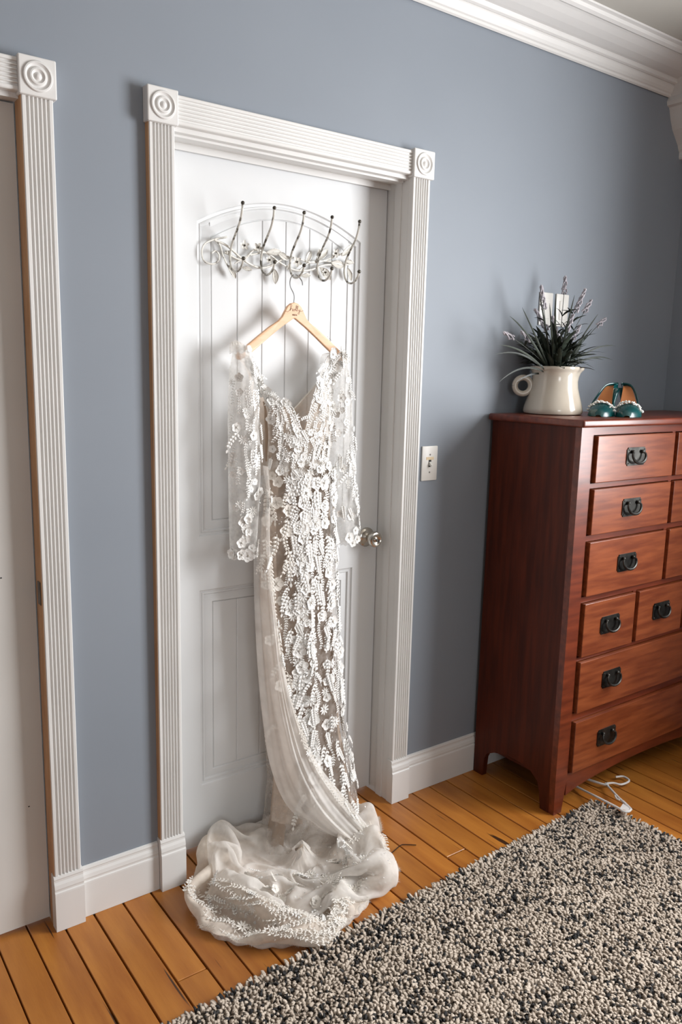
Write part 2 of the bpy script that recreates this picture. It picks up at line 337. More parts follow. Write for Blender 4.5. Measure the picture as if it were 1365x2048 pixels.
# door casings
def fluted(w_, t=.022, n=6, g=.0042, m=.0075):
    pts = [(0, 0), (0, -t+.002), (.002, -t)]
    gw = (w_-2*m)/n
    for i in range(n):
        c = m+gw*(i+.5); hw = gw*.40
        for k in range(7):
            a = PI*k/6; pts.append((c-hw*math.cos(a), -t+g*math.sin(a)))
    return pts+[(w_-.002, -t), (w_, -t+.002), (w_, 0)]
def casing_v(parent, x0, x1, z0, z1, bare=False):
    MB().extrude([(x0+u, v) for u, v in fluted(x1-x0)], 'z', z0, z1).build('fluted_casing', 'trim', parent)
    if bare: MB().box(x0-.0012, x0, -.0195, 0, z0, z1).build('bare_edge', 'bare', parent)['label'] = 'unpainted tan wood edge'
def block(parent, x0, x1):
    b = MB().box(x0, x1, -.032, 0, 2.097, 2.180, bev=.003, seg=2).build('rosette_block', 'trim', parent)
    c = ((x0+x1)/2, -.032, 2.1385)
    pr = [(.0335, -.001), (.0335, .0010), (.0315, .0038), (.0285, .0042), (.0265, .0020), (.0225, -.0004), (.0195, .0012), (.0180, .0042), (.0150, .0048), (.0125, .0022), (.0095, .0006), (.0070, .0028), (.0045, .0050), (.002, .0056), (.0001, .0057)]
    mx = Matrix.Translation(c) @ Matrix.Rotation(PI/2, 4, 'X')
    MB().lathe(pr, 40, mx, caps=(False, True)).build('bullseye', 'trim', b, smooth=True)
BASE = [(0, 0), (-.014, 0), (-.014, .100), (-.0135, .104), (-.011, .107), (-.011, .111), (-.012, .114), (-.010, .124), (-.0065, .131), (-.006, .136), (-.007, .139), (-.005, .145), (0, .147)]
def plinth(parent, x0, x1, h=.158):
    k = h/.147
    pr = [(y*1.0-.018 if y else 0, z*k) for y, z in BASE]; pr[0] = (0, 0); pr[-1] = (0, h)
    pr.insert(-1, (-.018, h))
    MB().extrude(pr, 'x', x0, x1).build('plinth_block', 'trim', parent)
def casing_set(name, L, R, label, left=True):
    e = empty(name, ((L+R)/2, 0, 0), label, 'door casing', kind='structure')
    sides = [(R, R+.071)]+([(L-.069, L)] if left else [])
    for a, b in sides:
        casing_v(e, a+.0005, b, .156, 2.098, (a == R) == (name == 'trim_3')); block(e, a-.006, b+.007); plinth(e, a-.003, b+.004)
    MB().extrude([(v, 2.1035+u) for u, v in fluted(.070)], 'x', L+.006, R-.006).build('head_casing', 'trim', e)
    # jambs with a shallow stop
    for x0, x1, s_ in [(L-.02, L, 1), (R, R+.02, -1)]:
        MB().box(x0, x1, -.0015, .139, -.0005, HD+.02).build('jamb', 'trim', e)
    MB().box(L, R, -.0015, .139, HD, HD+.02).build('head_jamb', 'trim', e)
    return e
c1 = casing_set('trim_3', D1L, D1R, 'white fluted casing around the left door, with rosette corner blocks')
c2 = casing_set('trim_4', D2L, D2R, 'white fluted casing around the door with the dress')
MB().box(D1R-.0012, D1R, .0, .028, .0, HD).build('bare_jamb_edge', 'bare', c1)['label'] = 'bare tan wood jamb edge'
MB().box(D1R-.0030, D1R-.0012, -.012, .010, .905, .965, bev=.0008).build('strike_plate', 'steel', c1)['label'] = 'dark worn steel strike plate'
MB().box(D2L, D2R, .088, .0895, 2.074, HD).build('head_stop', 'trim', c2)
for x0, x1 in ((D2R-.004, D2R),):
    MB().box(x0, x1, .030, .060, .0, HD).build('stop_bead', 'trim', c2)
MB().box(D2L+.004, D2R-.004, .020, .052, HD-.006, HD).build('head_bead', 'trim', c2)
# baseboards
for n, (a, b) in enumerate([(D1R+.074, D2L-.073), (D2R+.075, XR), (XL, D1L-.075)]):
    lab = ['white baseboard between the two doors', 'white baseboard running behind the dresser', 'white baseboard left of the left door'][n]
    o = MB().extrude(BASE, 'x', a, b).build('baseboard_back', 'trim'); tag(o, lab, 'baseboard', kind='structure')

# ---- doors
def outline(x0, x1, z0, zs, zt, n=24):
    xc, hw = (x0+x1)/2, (x1-x0)/2
    p = [(x0, z0), (x1, z0)]
    for k in range(n+1):
        x = x1-(x1-x0)*k/n; p.append((x, zs+(zt-zs)*(1-((x-xc)/hw)**2)))
    return p
DPROF = [(0, 0), (.003, .005), (.009, .0065), (.011, .0045), (.015, .0045), (.018, .010), (.040, .0045), (.043, .0045), (.046, .0085)]
def moulded_door(e, x0, x1, z0, z1, y, panels, grooves, m):
    bm = bmesh.new()
    def loop(pts): vs = [bm.verts.new((a, y, b)) for a, b in pts]; return [bm.edges.new((vs[i], vs[(i+1) % len(vs)])) for i in range(len(vs))]
    ed = loop([(x0, z0), (x1, z0), (x1, z1), (x0, z1)])
    for q in panels: ed += loop(outline(*q))
    bmesh.ops.triangle_fill(bm, use_beauty=True, use_dissolve=False, edges=ed)
    bm.verts.index_update(); s_ = MB().add([v.co[:] for v in bm.verts], [[v.index for v in f.verts] for f in bm.faces]); bm.free()
    s_.add([(x0, y, z0), (x1, y, z0), (x1, y, z1), (x0, y, z1), (x0, y+.038, z0), (x1, y+.038, z0), (x1, y+.038, z1), (x0, y+.038, z1)],
           [(0, 1, 5, 4), (1, 2, 6, 5), (2, 3, 7, 6), (3, 0, 4, 7), (4, 5, 6, 7)])
    s_.build('door_frame', m, e, fixn=False)
    for (a, b, c, zs, zt) in panels:
        rows = []
        for d, dep in DPROF: rows.append([(p, y+dep, q) for p, q in outline(a+d, b-d, c+d, zs-d*.92, zt-d)])
        MB().grid(rows, close=True).build('panel_moulding', m, e, smooth=True)
        d = DPROF[-1][0]; ia, ib, ic = a+d, b-d, c+d; izs, izt = zs-d*.92, zt-d
        xc, hw = (ia+ib)/2, (ib-ia)/2
        top = lambda x: izs+(izt-izs)*(1-((x-xc)/hw)**2)
        xs = [ia]+[g for g in grooves if ia+.02 < g < ib-.02]+[ib]
        for p, q in zip(xs[:-1], xs[1:]):
            pa, pb = p+(.0007 if p > ia else 0), q-(.0007 if q < ib else 0); n = 6
            fr = [(pa+(pb-pa)*k/n, top(pa+(pb-pa)*k/n)) for k in range(n+1)]
            of = [(pa, ic)]+fr+[(pb, ic)]; bv = .0022
            inn = [(min(max(u, pa+bv), pb-bv), min(v, max(top(u)-bv, ic+bv)) if v > ic else ic+bv) for u, v in of]
            vs = [(u, y+.0078, v) for u, v in of]+[(u, y+.0055, v) for u, v in inn]; k = len(of)
            MB().add(vs, [(i, (i+1) % k, k+(i+1) % k, k+i) for i in range(k)]+[tuple(range(k, 2*k))]).build('plank', m, e)
        MB().add([(ia-.002, y+.0079, ic-.002), (ib+.002, y+.0079, ic-.002), (ib+.002, y+.0079, izt), (ia-.002, y+.0079, izt)], [(0, 1, 2, 3)]).build('panel_back', m, e)
d2 = empty('door_2', (1.3, .1, 0), 'white arched plank-panel door behind the hanging dress', 'door', kind='structure')
GR = [1.159, 1.242, 1.323, 1.408, 1.492]
moulded_door(d2, D2L+.003, D2R-.003, .014, HD-.004, .100, [(1.030, 1.600, 1.010, 1.905, 1.982), (1.030, 1.600, .215, .845, .8451)], GR, 'door')
# knob
KX, KZ = 1.655, .945
mx = Matrix.Translation((KX, .100, KZ)) @ Matrix.Rotation(PI/2, 4, 'X')
kn = MB().lathe([(.0335, 0), (.0335, .003), (.031, .006), (.024, .0095), (.016, .0115), (.0125, .014), (.0118, .026), (.015, .031), (.022, .036), (.0265, .043), (.0268, .052), (.0245, .0575), (.020, .0585), (.0150, .0555), (.0085, .0545), (.0001, .0545)], 40, mx, caps=(True, False)).build('door_knob', 'nickel', d2, smooth=True)
MB().lathe([(.0085, .0546), (.0085, .0575), (.007, .0583), (.0001, .0583)], 20, mx).build('lock_cylinder', 'nickel', kn, smooth=True)
MB().box(KX-.0009, KX+.0009, .0405, .0414, KZ-.005, KZ+.005).build('keyhole', 'keyhole', kn)
# left door
d1 = empty('door_1', (.14, .028, 0), 'plain off-white door at the left edge of the photo', 'door', kind='structure')
moulded_door(d1, D1L+.003, D1R-.004, .012, HD-.004, .028, [(D1L+.12, D1R-.135, 1.06, 1.93, 1.9301), (D1L+.12, D1R-.135, .22, .86, .8601)], [], 'door_old')
for px, py in [(58, 1613), (2, 1156)]:
    p = at(px, py, .0278)
    MB().ball(p, .0022, 6, 4, (1.2, .3, .8)).build('paint_chip', 'keyhole', d1)

# ---- switch plates on the wall
def plate(x0, x1, z0, z1, label, toggle):
    e = empty('switch_plate', ((x0+x1)/2, 0, z0), label, 'switch plate')
    MB().box(x0, x1, -.0065, 0.0, z0, z1, bev=.003, seg=2).build('cover', 'plate', e, smooth=True)
    xc, zc = (x0+x1)/2, (z0+z1)/2
    for s_ in (-1, 1):
        mx = Matrix.Translation((xc, -.0065, zc+s_*.030)) @ Matrix.Rotation(PI/2, 4, 'X')
        MB().lathe([(.0032, 0), (.0032, .0006), (.002, .0011), (.0001, .0012)], 12, mx).build('screw', 'steel' if toggle else 'plate', e)
    if toggle:
        MB().box(xc-.0055, xc+.0055, -.0075, -.0065, zc-.012, zc+.012).build('slot', 'keyhole', e)
        MB().add([(xc-.0045, -.0072, zc-.006), (xc+.0045, -.0072, zc-.006), (xc+.0045, -.0072, zc+.006), (xc-.0045, -.0072, zc+.006),
                  (xc-.0035, -.018, zc-.011), (xc+.0035, -.018, zc-.011), (xc+.0035, -.0195, zc-.005), (xc-.0035, -.0195, zc-.005)],
                 [(0, 1, 5, 4), (1, 2, 6, 5), (2, 3, 7, 6), (3, 0, 4, 7), (4, 5, 6, 7)]).build('toggle', 'plate', e)
        MB().box(xc-.017, xc+.017, -.0072, -.0064, zc+.012, zc+.022, bev=.0003).build('stain', 'stain', e)['label'] = 'rusty tape residue above the toggle'
    else:
        MB().box(xc-.017, xc+.017, -.0085, -.0065, zc-.034, zc+.034, bev=.0008).build('rocker', 'plate', e)
plate(1.803, 1.873, 1.141, 1.259, 'white toggle switch plate with rusty stain beside the door casing', True)
plate(2.346, 2.417, 1.684, 1.802, 'white wall plate behind the lavender, the one nearer the door', False)
plate(2.436, 2.507, 1.684, 1.802, 'white wall plate behind the lavender, the one nearer the corner', False)

# ================================================================== DRESSER
DX0, DX1, DY0, DY1, DT = 2.122, 3.168, -.398, -.018, 1.367
dr = empty('dresser', (2.645, -.2, 0), 'tall cherry-stained wooden dresser with black bail pulls', 'dresser')
top = [(DX0-.014, .0), (DX0-.018, .004), (DX0-.020, .010), (DX0-.018, .018), (DX0-.012, .022)]
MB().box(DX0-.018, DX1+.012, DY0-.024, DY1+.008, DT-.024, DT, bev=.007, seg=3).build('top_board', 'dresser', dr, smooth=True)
SB = DT-.024
def side(x0, x1):
    pts = [(DY1, 0), (DY1-.045, 0), (DY1-.052, .075), (DY1-.062, .095), (DY1-.10, .115), (DY1-.16, .13), (DY1-.225, .13), (DY1-.275, .118), (DY1-.305, .095), (DY1-.317, .06), (DY1-.325, 0), (DY0+.020, 0), (DY0+.020, SB), (DY1, SB)]
    MB().extrude(pts, 'x', x0, x1).build('side_panel', 'dresser_v_shade', dr)
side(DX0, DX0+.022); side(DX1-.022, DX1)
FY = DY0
MB().box(DX0+.022, DX1-.022, DY1-.008, DY1, .10, SB).build('back_panel', 'dresser_v_shade', dr)
MB().box(DX0+.022, DX1-.022, FY+.020, DY1-.008, .105, .115).build('bottom_board', 'dresser_v_shade', dr)
# face: posts, rails
def post(x0, x1, s_):
    t = .022*s_
    a, b = (x0, x1)
    pts = [(a, SB), (b, SB), (b, .125), (b-(.020 if s_ > 0 else 0), 0), (a+(.020 if s_ < 0 else 0)+(.002 if s_ > 0 else 0), 0), (a, .125)]
    MB().extrude(pts, 'y', FY-.004, FY+.020).build('front_post', 'dresser', dr)
post(DX0, DX0+.062, 1); post(DX1-.062, DX1, -1)
PX0, PX1 = DX0+.062, DX1-.062
rows = [(1.161, 1.314), (.987, 1.139), (.777, .962), (.564, .751), (.362, .545), (.141, .328)]
zt = SB
for zb, z1 in rows:
    MB().box(PX0, PX1, FY-.002, FY+.018, z1+.003, zt).build('rail', 'dresser', dr); zt = zb-.003
ap = [(PX0, zt), (PX1, zt)]
for k in range(17):
    t = k/16; x = PX1+(PX0-PX1)*t; ap.append((x, .056+.040*math.sin(PI*t)**.6))
MB().extrude(ap, 'y', FY-.002, FY+.018).build('apron', 'dresser', dr)
def handle(parent, xc, zc):
    y = FY-.016
    bp = MB()
    w2, h2 = .052, .031
    pts = [(-w2, -h2+.006), (-w2+.004, -h2+.006), (-w2+.006, -h2), (w2-.006, -h2), (w2-.004, -h2+.006), (w2, -h2+.006), (w2, h2-.006), (w2-.004, h2-.006), (w2-.006, h2), (-w2+.006, h2), (-w2+.004, h2-.006), (-w2, h2-.006)]
    h = bp.extrude([(xc+a, zc+b) for a, b in pts], 'y', y-.003, y).build('back_plate', 'iron', parent)
    for s_ in (-1, 1):
        m = MB().ball((xc+s_*.027, y-.008, zc+.016), .0065, 10, 6); m.tube([(xc+s_*.027, y-.003, zc+.016), (xc+s_*.027, y-.010, zc+.016)], .004, 8)
        m.build('bail_post', 'iron', h, smooth=True)
    arc = [(xc-.027, y-.010, zc+.016)]
    for k in range(13):
        a = PI*(.93+1.14*k/12)
        arc.append((xc+.037*math.cos(a), y-.014-.006*math.sin(PI*k/12), zc+.004+.026*math.sin(a)))
    arc.append((xc+.027, y-.010, zc+.016))
    MB().tube(arc, [.003]+[.0036+.0014*math.sin(PI*k/12) for k in range(13)]+[.003], 8).build('bail', 'iron', h, smooth=True)
    for sx in (-1, 1):
        for sz in (-1, 1):
            MB().ball((xc+sx*.044, y-.003, zc+sz*.023), .0028, 8, 4).build('screw', 'iron', h, smooth=True)
def drawer(x0, x1, z0, z1, hs):
    d = MB().box(x0, x1, FY-.016, FY+.010, z0, z1, bev=.0022, seg=2).build('drawer', 'drawer', dr)
    for hx in hs: handle(d, hx, (z0+z1)/2+.003)
C1, C2, C3, C4 = 2.194, 2.634, 2.656, 3.096
for r in range(3):
    z0, z1 = rows[r]
    drawer(C1, C2, z0, z1, [(C1+C2)/2-.01]); drawer(C3, C4, z0, z1, [(C3+C4)/2+.01])
    MB().box(C2+.002, C3-.002, FY-.002, FY+.018, z0-.003, z1+.003).build('divider', 'dresser', dr)
z0, z1 = rows[3]; wd = (C4-C1-.044)/3
for k in range(3):
    a = C1+k*(wd+.022); drawer(a, a+wd, z0, z1, [a+wd/2])
    if k < 2: MB().box(a+wd+.002, a+wd+.020, FY-.002, FY+.018, z0-.003, z1+.003).build('divider', 'dresser', dr)
for r in (4, 5):
    drawer(C1, C4, rows[r][0], rows[r][1], [C1+.178, C4-.178])

# ================================================================== PITCHER + LAVENDER
PC = Vector((2.312, -.124, DT+.0005))
rdir = Vector((_r.x, _r.y, 0)).normalized()
pt = empty('pitcher', PC, 'cream glazed pitcher with ring handle on the dresser', 'pitcher')
outer = [(.094, 0), (.101, .003), (.1045, .010), (.103, .022), (.098, .040), (.090, .066), (.083, .092), (.0795, .115), (.0790, .132), (.0810, .146), (.0835, .152), (.0870, .156), (.0885, .161), (.0870, .167), (.0835, .168)]
inner = [(.0800, .164), (.0770, .150), (.0750, .130), (.078, .10), (.09, .05), (.09, .012), (.0001, .012)]
pr = outer+inner; N = 64; vs = []; fs = []
for r_, z in pr:
    for j in range(N):
        t = 2*PI*j/N; d = Vector((math.cos(t), math.sin(t), 0)); c = max(0, d.dot(rdir))
        k = c**14*max(0, (z-.10)/.068)**1.4*.016
        vs.append(PC+d*(r_+k)+Vector((0, 0, z-(c**14)*.003*max(0, (z-.14)/.03))))
for i in range(len(pr)-1):
    for j in range(N): fs.append((i*N+j, i*N+(j+1) % N, (i+1)*N+(j+1) % N, (i+1)*N+j))
fs.append(tuple(range(N-1, -1, -1)))
MB().add(vs, fs).build('body', 'ceramic', pt, smooth=True)
hc = PC-rdir*.112+Vector((0, 0, .098)); ring = []
for k in range(33):
    a = 2*PI*k/32; ring.append(hc-rdir*.0285*math.cos(a)+Vector((0, 0, .0285*math.sin(a))))
MB().tube(ring, .0105, 12, caps=False).build('handle', 'ceramic', pt, smooth=2)

lv = empty('lavender_plant', PC+Vector((0, 0, .02)), 'artificial lavender with dark leaves standing in the cream pitcher', 'plant')
MB().lathe([(.0001, .118), (.072, .118), (.0735, .128), (.045, .142), (.0001, .148)], 24, Matrix.Translation(PC), caps=(False, False)).build('moss', 'soil', lv, smooth=True)
def leaf_mesh(L, wid, droop, name):
    rows_ = []
    for k in range(9):
        t = k/8; y = L*(t-.12*droop*t*t); z = -L*droop*.55*t*t+.12*L*t*(1-t); ww = wid*(math.sin(PI*min(1, t*.92+.05))**.7)*(1 if t < 1 else 0.05)
        rows_.append([(-ww, y, z+.25*ww), (0, y, z-.15*ww), (ww, y, z+.25*ww)])
    m = MB().grid(rows_)
    return m.mesh(name, 'leaf', smooth=2, fixn=False)
LM = [leaf_mesh(1.0, .035, d, 'leaf') for d in (.0, .35, .8)] + [leaf_mesh(1.0, .095, d, 'leaf') for d in (.1, .5, .9)]
root0 = PC+Vector((0, 0, .135))
def place_leaf(me, base, dirv, L, roll=0.0):
    d = Vector(dirv).normalized(); up = Vector((0, 0, 1)); x = d.cross(up)
    if d.y > 0: L = min(L, max(.012, (-.014-base[1])/d.y))
    if x.length < .05: x = Vector((1, 0, 0))
    x.normalize(); z = x.cross(d)
    m = Matrix(((x.x, d.x, z.x, base[0]), (x.y, d.y, z.y, base[1]), (x.z, d.z, z.z, base[2]), (0, 0, 0, 1))) @ Matrix.Rotation(roll, 4, 'Y') @ Matrix.Scale(L, 4)
    return link('leaf', me, lv, m)
spikes = [(1083, 570, .085), (1132, 552, .062), (1172, 578, .085), (1184, 600, .055), (1213, 636, .055), (1071, 618, .085), (1106, 632, .08), (1008, 664, .05), (1043, 662, .05), (1162, 650, .06), (1148, 628, .06), (1118, 668, .05)]
for px, py, sl in spikes:
    Y = PC.y+float(rng.uniform(-.05, .04))
    tip = at(px, py, Y); b = root0+Vector((float(rng.uniform(-.03, .03)), float(rng.uniform(-.03, .03)), -.005))+(tip-root0)*.06
    b.z = PC.z+.13
    v = tip-b; side_ = Vector((v.x, v.y, 0))
    pts = [b+v*t-side_*(.45*t*(1-t)) for t in [k/10 for k in range(11)]]
    st = MB().tube(pts, [.0016*(1-.4*k/10) for k in range(11)], 5).build('stem', 'leaf', lv)
    m = MB(); T = (pts[-1]-pts[-3]).normalized(); nb = int(sl/.0032)
    for k in range(nb):
        q = tip-T*sl*(1-k/nb); rr = .0105*(1-.72*k/nb)*(1 if int(k/3) % 2 else .8)
        for j in range(3):
            a = 2*PI*(j/3+k*.37); ax = T.orthogonal().normalized(); bx_ = T.cross(ax)
            c = q+(ax*math.cos(a)+bx_*math.sin(a))*rr*float(rng.uniform(.7, 1.1)); s_ = .0038*float(rng.uniform(.7, 1.3))
            m.add([c+ax*s_, c-ax*s_, c+bx_*s_, c-bx_*s_, c+T*s_*1.5, c-T*s_], [(0, 2, 4), (2, 1, 4), (1, 3, 4), (3, 0, 4), (2, 0, 5), (1, 2, 5), (3, 1, 5), (0, 3, 5)])
    m.build('flower_spike', 'lav', lv)
    # a pair or two of leaves on the stem
    for k in (2, 3, 4, 5, 6, 7):
        if k == 7 and rng.random() < .4: continue
        for s_ in (-1, 1):
            a = rng.uniform(0, 2*PI)
            place_leaf(LM[3+int(rng.integers(3))], pts[k], Vector((math.cos(a)*.7, math.sin(a)*.7, .75)), float(rng.uniform(.035, .065)), float(rng.uniform(-.6, .6)))
# long grassy blades measured by their tips
blades = [(990, 710, .5, .8), (1020, 632, .2, .35), (1045, 615, .05, .0), (1048, 660, .1, .0), (998, 765, .7, .8), (1033, 765, .7, .8), (1233, 692, .5, .8), (1226, 720, .7, .8), (1208, 720, .7, .8),
          (1197, 628, .1, .0), (1150, 590, .0, .0), (1100, 606, .0, .0), (1079, 585, 0, 0), (1112, 588, 0, 0), (1000, 690, .6, .35)]
def wallsafe(v, b, L):
    if b.y+v.y*L > -.012: v.y = (-.012-b.y)/L
    return v
for px, py, dz, dr_ in blades:
    Y = PC.y+float(rng.uniform(-.09, .02)); tip = at(px, py, Y); b = root0+(tip-root0)*.08; b.z = PC.z+.13
    v = tip-b
    rows_ = []
    sag = .20*dr_
    lat = v.normalized().cross(Vector((_f.x, _f.y, 0))).normalized()
    for k in range(13):
        t = k/12; c = b+v*t+Vector((0, 0, 1))*(v.length*(sag+.04)*4*t*(1-t)*.6); ww = .0029*(math.sin(PI*min(1., .06+t*.94))**.6)+.0003
        rows_.append([c-lat*ww, c+Vector((-.3, -.5, -.3))*ww*.4, c+lat*ww])
    MB().grid(rows_).build('leaf', 'leaf', lv, smooth=2, fixn=False)
for k in range(260):
    a = rng.uniform(0, 2*PI); el = rng.uniform(.25, 1.35); L = float(rng.uniform(.05, .13)) if el > .6 else float(rng.uniform(.05, .10))
    b = root0+Vector((math.cos(a), math.sin(a), 0))*float(rng.uniform(.0, .055))+Vector((0, 0, float(rng.uniform(-.005, .085)) if el > .7 else float(rng.uniform(.02, .06))))
    v = wallsafe(Vector((math.cos(a)*math.cos(el), math.sin(a)*math.cos(el), math.sin(el))), b, L)
    place_leaf(LM[int(rng.integers(1, 6))], b, v, L, float(rng.uniform(-.5, .5)))

# ================================================================== SHOES
def shoe(toe, yaw, mirror, label):
    e = empty('high_heel_shoe', (toe[0], toe[1], DT), label, 'shoe', 'teal satin heels on the dresser', rz=yaw)
    e.matrix_basis = e.matrix_basis @ Matrix.Scale(1.28, 4)
    root = root_mat(e)
    H = .074
    def zs(x):        # footbed height, x: 0 toe .. -0.175 heel
        t = min(max((-x-.055)/.085, 0), 1); t = t*t*(3-2*t); return .005+H*t
    def cx(x): return mirror*.010*math.sin(PI*min(1, -x/.175))
    def hw(x):
        t = -x/.175
        return (.034*math.sin(PI*min(.5, t*1.55+.02))**.75 if t < .32 else .034-.0255*min(1, (t-.32)/.46)**.85)*(1 if t < .90 else math.sqrt(max(.02, 1-((t-.90)/.10)**2)))
    X = [-.175*k/28 for k in range(29)]; XS = X[4:]
    def part(m, name, mt, smooth=2, par=None):
        me = m.mesh(name, mt, smooth); o = bpy.data.objects.new(name, me); COL.objects.link(o); o.parent = e if par is None else par
        return o
    ins = MB().grid([[(x, cx(x)+hw(x)*s_, zs(x)+.003*abs(s_)**2) for s_ in (-1, -.6, -.2, .2, .6, 1)] for x in X[5:]]); part(ins, 'insole', 'tan')
    so = MB().grid([[(x-.004, cx(x)+hw(x)*.97*s_, max(zs(x)-.0045, .0002)) for s_ in (-1, 0, 1)] for x in XS]); 
    rim = [[(x-.004, cx(x)+hw(x)*.98*sg, zs(x)+.001), (x-.004, cx(x)+hw(x)*.98*sg, max(zs(x)-.0045, .0002))] for sg in (1,) for x in XS]
    so.grid(rim); so.grid([[(x-.004, cx(x)-hw(x)*.98, zs(x)+.001), (x-.004, cx(x)-hw(x)*.98, max(zs(x)-.0045, .0002))] for x in XS])
    part(so, 'sole', 'solepale')
    # toe cap
    rows_ = []
    for x in [-.0005, -.003, -.008, -.015, -.023, -.032, -.041, -.049, -.056]:
        hh = (.012+.024*min(1, (-x/.056))**.75)*min(1, .10+(-x/.008)**.5); r_ = []
        for k in range(15):
            a = PI*k/14; c, s_ = math.cos(a), math.sin(a)
            xx = x-.010*(abs(c)**2.2)*(1 if x < -.04 else 0)
            r_.append((xx, cx(x)+(hw(x)+.0025)*c*(1-.08*s_), .001+hh*max(0, s_)**.75))
        rows_.append(r_)
    v_ = part(MB().grid(rows_), 'toe_cap', 'teal')
    # crystals along the throat
    m = MB()
    for k in range(1, 14):
        for j in range(4):
            p = Vector(rows_[-1][k])*(1-.22*j*.9/3.)+Vector(rows_[-3][k])*(.22*j*.9/3.)
            p = Vector(rows_[-1][k]).lerp(Vector(rows_[-3][k]), j*.30*rng.random())+Vector((.002, float(rng.uniform(-.003, .003)), .002+float(rng.uniform(-.001, .0035))))
            s_ = float(rng.uniform(.0030, .0050))
            m.add([p+Vector((s_, 0, 0)), p-Vector((s_, 0, 0)), p+Vector((0, s_, 0)), p-Vector((0, s_, 0)), p+Vector((s_*.3, 0, s_*.9)), p-Vector((0, 0, s_*.6))], [(0, 2, 4), (2, 1, 4), (1, 3, 4), (3, 0, 4), (2, 0, 5), (1, 2, 5), (3, 1, 5), (0, 3, 5)])
    part(m, 'crystal_trim', 'crystal', smooth=0)
    # heel counter
    rows_ = []; Xh = [x for x in X if x <= -.12]
    path = [(x, cx(x)+hw(x)*1.03) for x in Xh]+[(x, cx(x)-hw(x)*1.03) for x in reversed(Xh)]
    n = len(path)
    rows_ = [[(p[0]-(.004*zz if abs(i-n/2) < 4 else 0), p[1], zs(p[0])-.004+zz*(.006+.010*math.sin(PI*i/(n-1))**1.2)) for i, p in enumerate(path)] for zz in (0, .5, 1)]
    part(MB().grid(rows_), 'heel_counter', 'teal')
    hx = -.160
    part(MB().tube([(hx-.004, cx(hx), H+.002), (hx-.003, cx(hx), H-.02), (hx+.001, cx(hx), H*.5), (hx+.002, cx(hx), .0015)], [.016, .0105, .0065, .005], 12), 'heel', 'teal')
    # ankle strap standing as a loop
    lp = spline([(-.158, cx(-.15)-mirror*.010, H+.010), (-.150, mirror*.004, H+.013), (-.13, mirror*.018, H+.008), (-.11, mirror*.029, H-.012), (-.10, mirror*(.036 if mirror > 0 else .043), H-.040), (-.095, mirror*(.034 if mirror > 0 else .046), .012)], 5)
    part(MB().tube(lp, .0042, 8, flat=.35, up=(1, 0, 0)), 'ankle_strap', 'teal')
    part(MB().box(lp[-1][0]-.004, lp[-1][0]+.004, lp[-1][1]-.003, lp[-1][1]+.003, lp[-1][2]-.005, lp[-1][2]+.004, bev=.001), 'buckle', 'crystal', smooth=0)
    return e
yaw_cam = math.atan2(-.60, -.80)
shoe((2.338, -.300, 0), yaw_cam-.26, -1, 'teal satin heel with crystal trim, the one next to the pitcher')
shoe((2.412, -.362, 0), yaw_cam+.06, 1, 'teal satin heel with crystal trim, the one farther from the pitcher')

# ================================================================== HOOK RACK
rk = empty('hook_rack', (1.3, .098, 1.8), 'distressed white wrought-iron rack of five hooks with vine, flowers and leaves', 'hook rack')
HX = [1.126, 1.227, 1.327, 1.426, 1.528]
HP = [(.014, 1.946), (.018, 1.925), (.032, 1.897), (.058, 1.868), (.078, 1.842), (.086, 1.815), (.083, 1.792), (.070, 1.776), (.050, 1.770), (.030, 1.775), (.015, 1.788), (.010, 1.800)]
for x in HX:
    pts = spline([(x, a, b) for a, b in HP], 5)
    h = MB().tube(pts, .0032, 8).build('hook', 'rackdark', rk, smooth=True)
    MB().ball((x, .013, 1.9485), .0055, 10, 6).build('tip', 'tip', h, smooth=True)
    MB().ball((x, .009, 1.802), .0058, 10, 6).build('tip', 'tip', h, smooth=True)
def rp(px, py, Y=.090): return at(px, py, Y)
def stem(pxs, r=.0026, m='rackpale', name='vine_stem', Y=.090):
    return MB().tube(spline([rp(a, b, Y) for a, b in pxs], 8), r, 6).build(name, m, rk, smooth=True)
stem([(454, 474), (428, 479), (410, 488), (404, 503), (408, 521), (424, 528), (436, 523), (439, 511), (432, 502), (424, 506)], .0027, 'rack', 'scroll')
stem([(428, 479), (440, 490), (446, 510), (455, 530), (466, 548)], .0024, 'rack')
stem([(428, 479), (455, 492), (480, 514), (500, 528), (522, 536), (545, 530), (566, 518), (585, 515)], .0034)
stem([(450, 505), (485, 520), (510, 500), (540, 510), (560, 525), (590, 540), (620, 540), (650, 530), (690, 530), (705, 524)], .0030)
stem([(500, 510), (530, 505), (560, 510), (590, 516), (630, 525), (665, 515), (690, 505)], .0026)
stem([(510, 498), (490, 515), (470, 527)], .002)
stem([(600, 540), (620, 525), (650, 522), (700, 528)], .0024)
lm = []
for wv in (.34, .46):
    g = []
    for k in range(9):
        t = k/8; ww = wv*.5*math.sin(PI*t)**.8+.004; g.append([(-ww, t, .10*math.sin(PI*t)), (-ww*.5, t, .06*math.sin(PI*t)), (0, t, .0), (ww*.5, t, .06*math.sin(PI*t)), (ww, t, .10*math.sin(PI*t))])
    lm.append(MB().grid(g).mesh('leaf', 'rackpale', smooth=2, fixn=False))
rim = MB()
